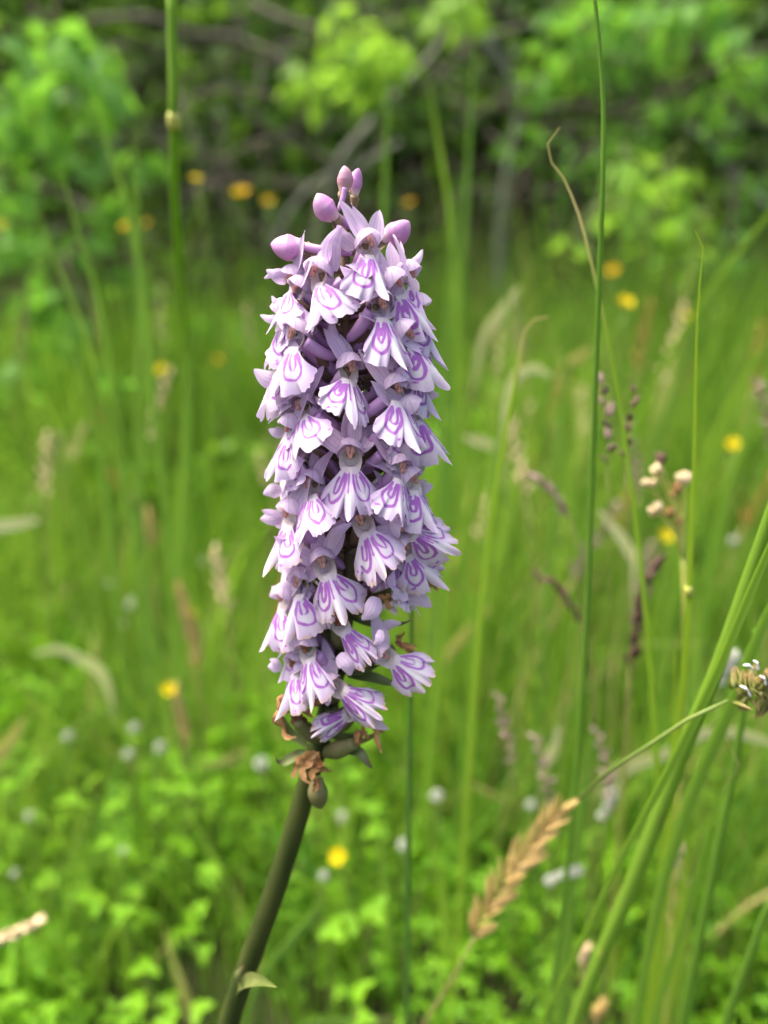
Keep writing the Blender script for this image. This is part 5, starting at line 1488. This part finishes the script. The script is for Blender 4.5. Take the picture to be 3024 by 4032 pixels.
# sharp grass flower head entering at the right, on its thin slanting stalk
def sedge_head():
    pix = [(2868, 2758, .142), (2760, 2800, .143), (2600, 2905, .145), (2400, 3035, .148), (2330, 3100, .158), (2250, 3180, .20), (2190, 3330, .25)]
    pts = to_ground([at(*p) for p in pix])
    base = pts[-1]
    u = px2m(.142, 2750)
    t = empty('grass_flower_head', base)
    props(t, 'sharp green-brown grass flower head with white anthers on a thin slanting stalk', 'grass head')
    P = catmull([tuple(p) for p in pts], 40)
    V, F, A = tube(P, np.interp(np.linspace(0, 1, 40), [0, .1, 1], [7, 9, 11]) * u, 8)
    link('stalk', make_mesh('stalk', V - np.array(base), F, MAT['stalk'], {'along': A}), t)
    g = random.Random(3)
    meshes = []
    for k in range(4):
        L, W = 92 * u, 28 * u
        mb = MB()
        for off in (-1, 1):
            Q = catmull([(off * W * .1, 0, 0), (off * W * .34, L * .45, 0), (off * W * .10, L, 0)], 10)
            tt = np.linspace(0, 1, 10)
            V, F, A = tube(Q, np.maximum(W * .34 * np.sin(np.pi * (.08 + .9 * tt ** .8)), W * .02), 8, .6)
            mb.add(V, F, along=A)
        meshes.append(mb.mesh('scale', MAT['sedge_scale']))
    for k in range(95):
        s = g.random()
        x = 2880 + s * 240; y = 2735 - 10 * s + g.uniform(-34, 34)
        p = at(x, y, .142 + g.uniform(-.004, .004))
        d = (CU * g.uniform(.5, 1.2) + CR * g.uniform(-.35, .5) + CF * g.uniform(-.6, .6)) if g.random() < .7 else (CU * -g.uniform(.0, .5) + CR * g.uniform(-.3, .9) + CF * g.uniform(-.9, .2))
        d.normalize()
        xx = d.cross(Vector((.1, 1, .2))).normalized(); zz = xx.cross(d)
        o = link('scale', meshes[k % 4], t)
        sc = g.uniform(.65, 1.05)
        o.matrix_basis = Matrix.Translation(p - base) @ Matrix(((xx.x, d.x, zz.x), (xx.y, d.y, zz.y), (xx.z, d.z, zz.z))).to_4x4() @ Matrix.Scale(sc, 4)
    for (x0, y0, x1, y1) in [(2912, 2700, 2955, 2745), (2925, 2620, 2965, 2640), (2965, 2600, 2985, 2640), (2990, 2660, 3015, 2700)]:
        Q = catmull([tuple(at(x0, y0, .137)), tuple(at((x0 + x1) / 2 + 6, (y0 + y1) / 2 - 10, .1365)), tuple(at(x1, y1, .137))], 9)
        V, F, A = tube(Q - np.array(base), np.array([2, 6, 7, 6, 4, 5, 7, 6, 2]) * u * .8, 6)
        link('anther', make_mesh('anther', V, F, MAT['white_anther']), t)
sedge_head()

# ------------------------------------------------------------------ small flowers in the meadow
def petal_small(L, W, mat):
    V, F, A, C = leaflet_grid(L, W, 5, 6, .18, -.35, .62)
    return make_mesh('petal', V, F, MAT[mat], {'along': A, 'cross': C})
BP = {m: petal_small(1.0, 1.0, m) for m in ('yellow_petal', 'orange_petal')}
cmb = MB()
for k in range(24):
    a = k * 2.4; r = .22 * math.sqrt(k / 24)
    v, f, a_ = blob((math.cos(a) * r, math.sin(a) * r, .02), (math.cos(a) * r * 1.4, math.sin(a) * r * 1.4, .28), .045, 5, 4); cmb.add(v, f)
CENTRE = cmb.mesh('centre', MAT['yellow_centre'])

def buttercup(px, py, Y, size_px, label, mat='yellow_petal', group=None, face=None):
    g = random.Random(int(px * 7 + py))
    c = at(px, py, Y); u = px2m(Y, py); s = size_px * u * .5
    foot = Vector((c.x + g.uniform(-.03, .03), c.y + g.uniform(-.01, .03), 0)); foot.z = ground_z(foot.x, foot.y)
    t = empty('buttercup', foot); props(t, label, 'wildflower', group)
    P = catmull([tuple(foot), tuple((foot + c) * .5 + Vector((g.uniform(-.01, .01), 0, 0))), tuple(c)], 14)
    V, F, A = tube(P - np.array(foot), .0009, 6)
    link('stalk', make_mesh('stalk', V, F, MAT['stalk'], {'along': A}), t)
    f = Vector(face) if face else Vector((g.uniform(-.5, .5), -g.uniform(.3, .9), 1)); f.normalize()
    q = f.to_track_quat('Z', 'Y')
    for k in range(5):
        o = link('petal', BP[mat], t)
        o.matrix_basis = Matrix.Translation(c - foot) @ q.to_matrix().to_4x4() @ Matrix.Rotation(k * 2 * math.pi / 5, 4, 'Z') @ Matrix.Scale(s, 4)
    o = link('centre', CENTRE, t)
    o.matrix_basis = Matrix.Translation(c - foot) @ q.to_matrix().to_4x4() @ Matrix.Scale(s, 4)

buttercup(1330, 3372, .27, 74, 'bright yellow buttercup standing in the grass right of the orchid stem')
buttercup(2462, 1192, .55, 70, 'bright yellow buttercup between the tall stem and the bent-tip blade')
buttercup(2886, 1752, .50, 64, 'bright yellow flower under the fine brown panicle beyond the bent-tip blade')
buttercup(496, 894, .75, 52, 'orange-yellow flower beside the faint thin blade below the shrub', 'orange_petal')
buttercup(950, 762, .80, 78, 'larger orange-yellow flower below the bare branches', 'orange_petal')
buttercup(1054, 792, .80, 48, 'smaller orange-yellow flower next to the larger one below the branches', 'orange_petal')
buttercup(664, 2716, .36, 62, 'small yellow flower above the orange-tan dry spike')
buttercup(2410, 1070, .85, 60, 'orange-yellow flower low behind the curled blade', 'orange_petal')
buttercup(2618, 2110, .45, 66, 'dull yellow flower behind the withered cream cluster')
buttercup(770, 705, .62, 44, 'yellow flower at the foot of the pale jointed stem with a cream joint')
for (x, y, Y, s, m) in [(1612, 800, .95, 44, 'orange_petal'), (580, 880, .85, 34, 'yellow_petal'), (860, 1420, .9, 44, 'orange_petal'),
                        (-5, 890, .8, 50, 'orange_petal'), (635, 1455, .7, 46, 'yellow_petal'), (405, 2660, .6, 44, 'yellow_petal'),
                        (770, 2410, .6, 44, 'yellow_petal'), (2235, 1880, .6, 44, 'yellow_petal'), (2700, 1250, .8, 50, 'yellow_petal')]:
    cn = 'orange-yellow' if m == 'orange_petal' else 'lemon yellow'
    buttercup(x, y, Y, s, 'small blurred %s flower far back in the meadow grass' % cn, m, 'far %s flowers in the meadow' % cn)

hm = MB()
_g = random.Random(4)
for k in range(70):
    zc = 1 - 2 * (k + .5) / 70; a = k * 2.39996; r = math.sqrt(1 - zc * zc)
    d = Vector((r * math.cos(a), r * math.sin(a), zc))
    if zc < -.75: continue
    v, f, a_ = blob(tuple(d * .25), tuple(d * _g.uniform(.85, 1.05) + Vector((0, 0, .12))), .13, 5, 5); hm.add(v, f)
HEAD = hm.mesh('floret_head', MAT['clover_floret'])
def clover_head(px, py, Y, size_px, label='small round white clover head low among the green leaves', group='white clover heads in the meadow'):
    g = random.Random(int(px * 3 + py))
    c = at(px, py, Y); u = px2m(Y, py)
    gz_ = ground_z(c.x, c.y)
    if c.z < gz_ + .02: c.z = gz_ + .03
    foot = Vector((c.x + g.uniform(-.02, .02), c.y + g.uniform(0, .02), 0)); foot.z = ground_z(foot.x, foot.y)
    t = empty('white_clover', foot); props(t, label, 'clover flower', group)
    P = catmull([tuple(foot), tuple((foot + c) * .5), tuple(c)], 8)
    V, F, A = tube(P - np.array(foot), .0009, 5)
    link('stalk', make_mesh('stalk', V, F, MAT['stalk'], {'along': A}), t)
    o = link('floret_head', HEAD, t)
    o.matrix_basis = Matrix.Translation(c - foot) @ Matrix.Scale(size_px * u * .5, 4)
for (x, y, Y, s) in [(530, 2868, .48, 50), (506, 2972, .46, 50), (632, 2945, .46, 54), (118, 3215, .42, 52), (805, 2212, .7, 46), (525, 2380, .6, 66), (475, 2460, .6, 50),
                     (1030, 3010, .42, 66), (1720, 3136, .40, 60), (1590, 3330, .38, 60), (60, 3440, .38, 44), (485, 3350, .40, 36), (270, 2900, .5, 50), (1350, 3220, .44, 60),
                     (1275, 3450, .36, 46), (2090, 3170, .38, 50), (440, 2300, .65, 44), (900, 1760, .9, 50), (2890, 2130, .5, 46)]:
    clover_head(x, y, Y * (.82 if y > 2600 else .95), s * .85)
def white_spike(label, pix, Y, size, n):
    foot = to_ground([at(*pix[-1], Y), at(pix[-1][0] - 30, pix[-1][1] + 260, Y)])
    base = foot[-1]; u = px2m(Y, pix[0][1])
    t = empty('white_flower_spike', base); props(t, label, 'wildflower')
    P = catmull([tuple(p) for p in foot], 10)
    V, F, A = tube(P - np.array(base), 4 * u, 5)
    link('stalk', make_mesh('stalk', V, F, MAT['stalk'], {'along': A}), t)
    H = catmull([tuple(at(x, y, Y)) for x, y in pix], n)
    g = random.Random(2)
    for k in range(n):
        o = link('floret', HEAD, t)
        o.matrix_basis = Matrix.Translation(Vector(H[k]) - base) @ Matrix.Scale(size * u * .5 * g.uniform(.8, 1.1), 4)
white_spike('curved white flowered spike right of the golden seed head', [(2275, 3430), (2215, 3445), (2165, 3470)], .24, 46, 5)
white_spike('upright pale white blossom behind the slender shining blade', [(2410, 3130), (2395, 3180), (2370, 3215)], .27, 48, 4)
white_spike('silvery white blossom behind the leaning stems beside the sharp grass flower head', [(2880, 2590), (2860, 2630), (2835, 2680)], .24, 66, 4)

# ------------------------------------------------------------------ clover plants that show one by one near the camera
CLV, CLF, CLA, CLC = leaflet_grid(1.0, .82, 5, 6, .22, .12, .72)
CLOVER = make_mesh('leaflet', CLV, CLF, MAT['herb_leaf'], {'tint': np.full(len(CLV), .55), 'along': CLA, 'cross': CLC})
cg = random.Random(15)
for k in range(70):
    while True:
        x = cg.uniform(-60, 1500); y = cg.uniform(2900, 4030)
        if not (850 < x < 1300): break
    zt = cg.uniform(.05, .13)
    d = ray(x, y)
    s_ = (zt - CAM.z) / d.z
    c = CAM + d * s_
    b = Vector((c.x + cg.uniform(-.02, .02), c.y + cg.uniform(-.01, .03), 0)); b.z = ground_z(b.x, b.y)
    t = empty('clover_leaf', b); props(t, 'bright green three-part clover leaf on the meadow floor left of the orchid stem', 'clover', 'clover leaves near the orchid stem')
    P = catmull([tuple(b), tuple((b + c) * .5 + Vector((0, 0, .01))), tuple(c)], 8)
    V, F, A = tube(P - np.array(b), .0007, 5)
    link('stalk', make_mesh('stalk', V, F, MAT['stalk'], {'along': A}), t)
    az = cg.uniform(0, 6.28); q = Quaternion((math.cos(az), math.sin(az), 0), cg.gauss(0, .35))
    sc = cg.uniform(.0055, .0085)
    for j in range(3):
        o = link('leaflet', CLOVER, t)
        o.matrix_basis = Matrix.Translation(c - b) @ q.to_matrix().to_4x4() @ Matrix.Rotation(az + j * 2.094, 4, 'Z') @ Matrix.Scale(sc, 4)
print('flowers', fcount, 'objects', len(bpy.data.objects))
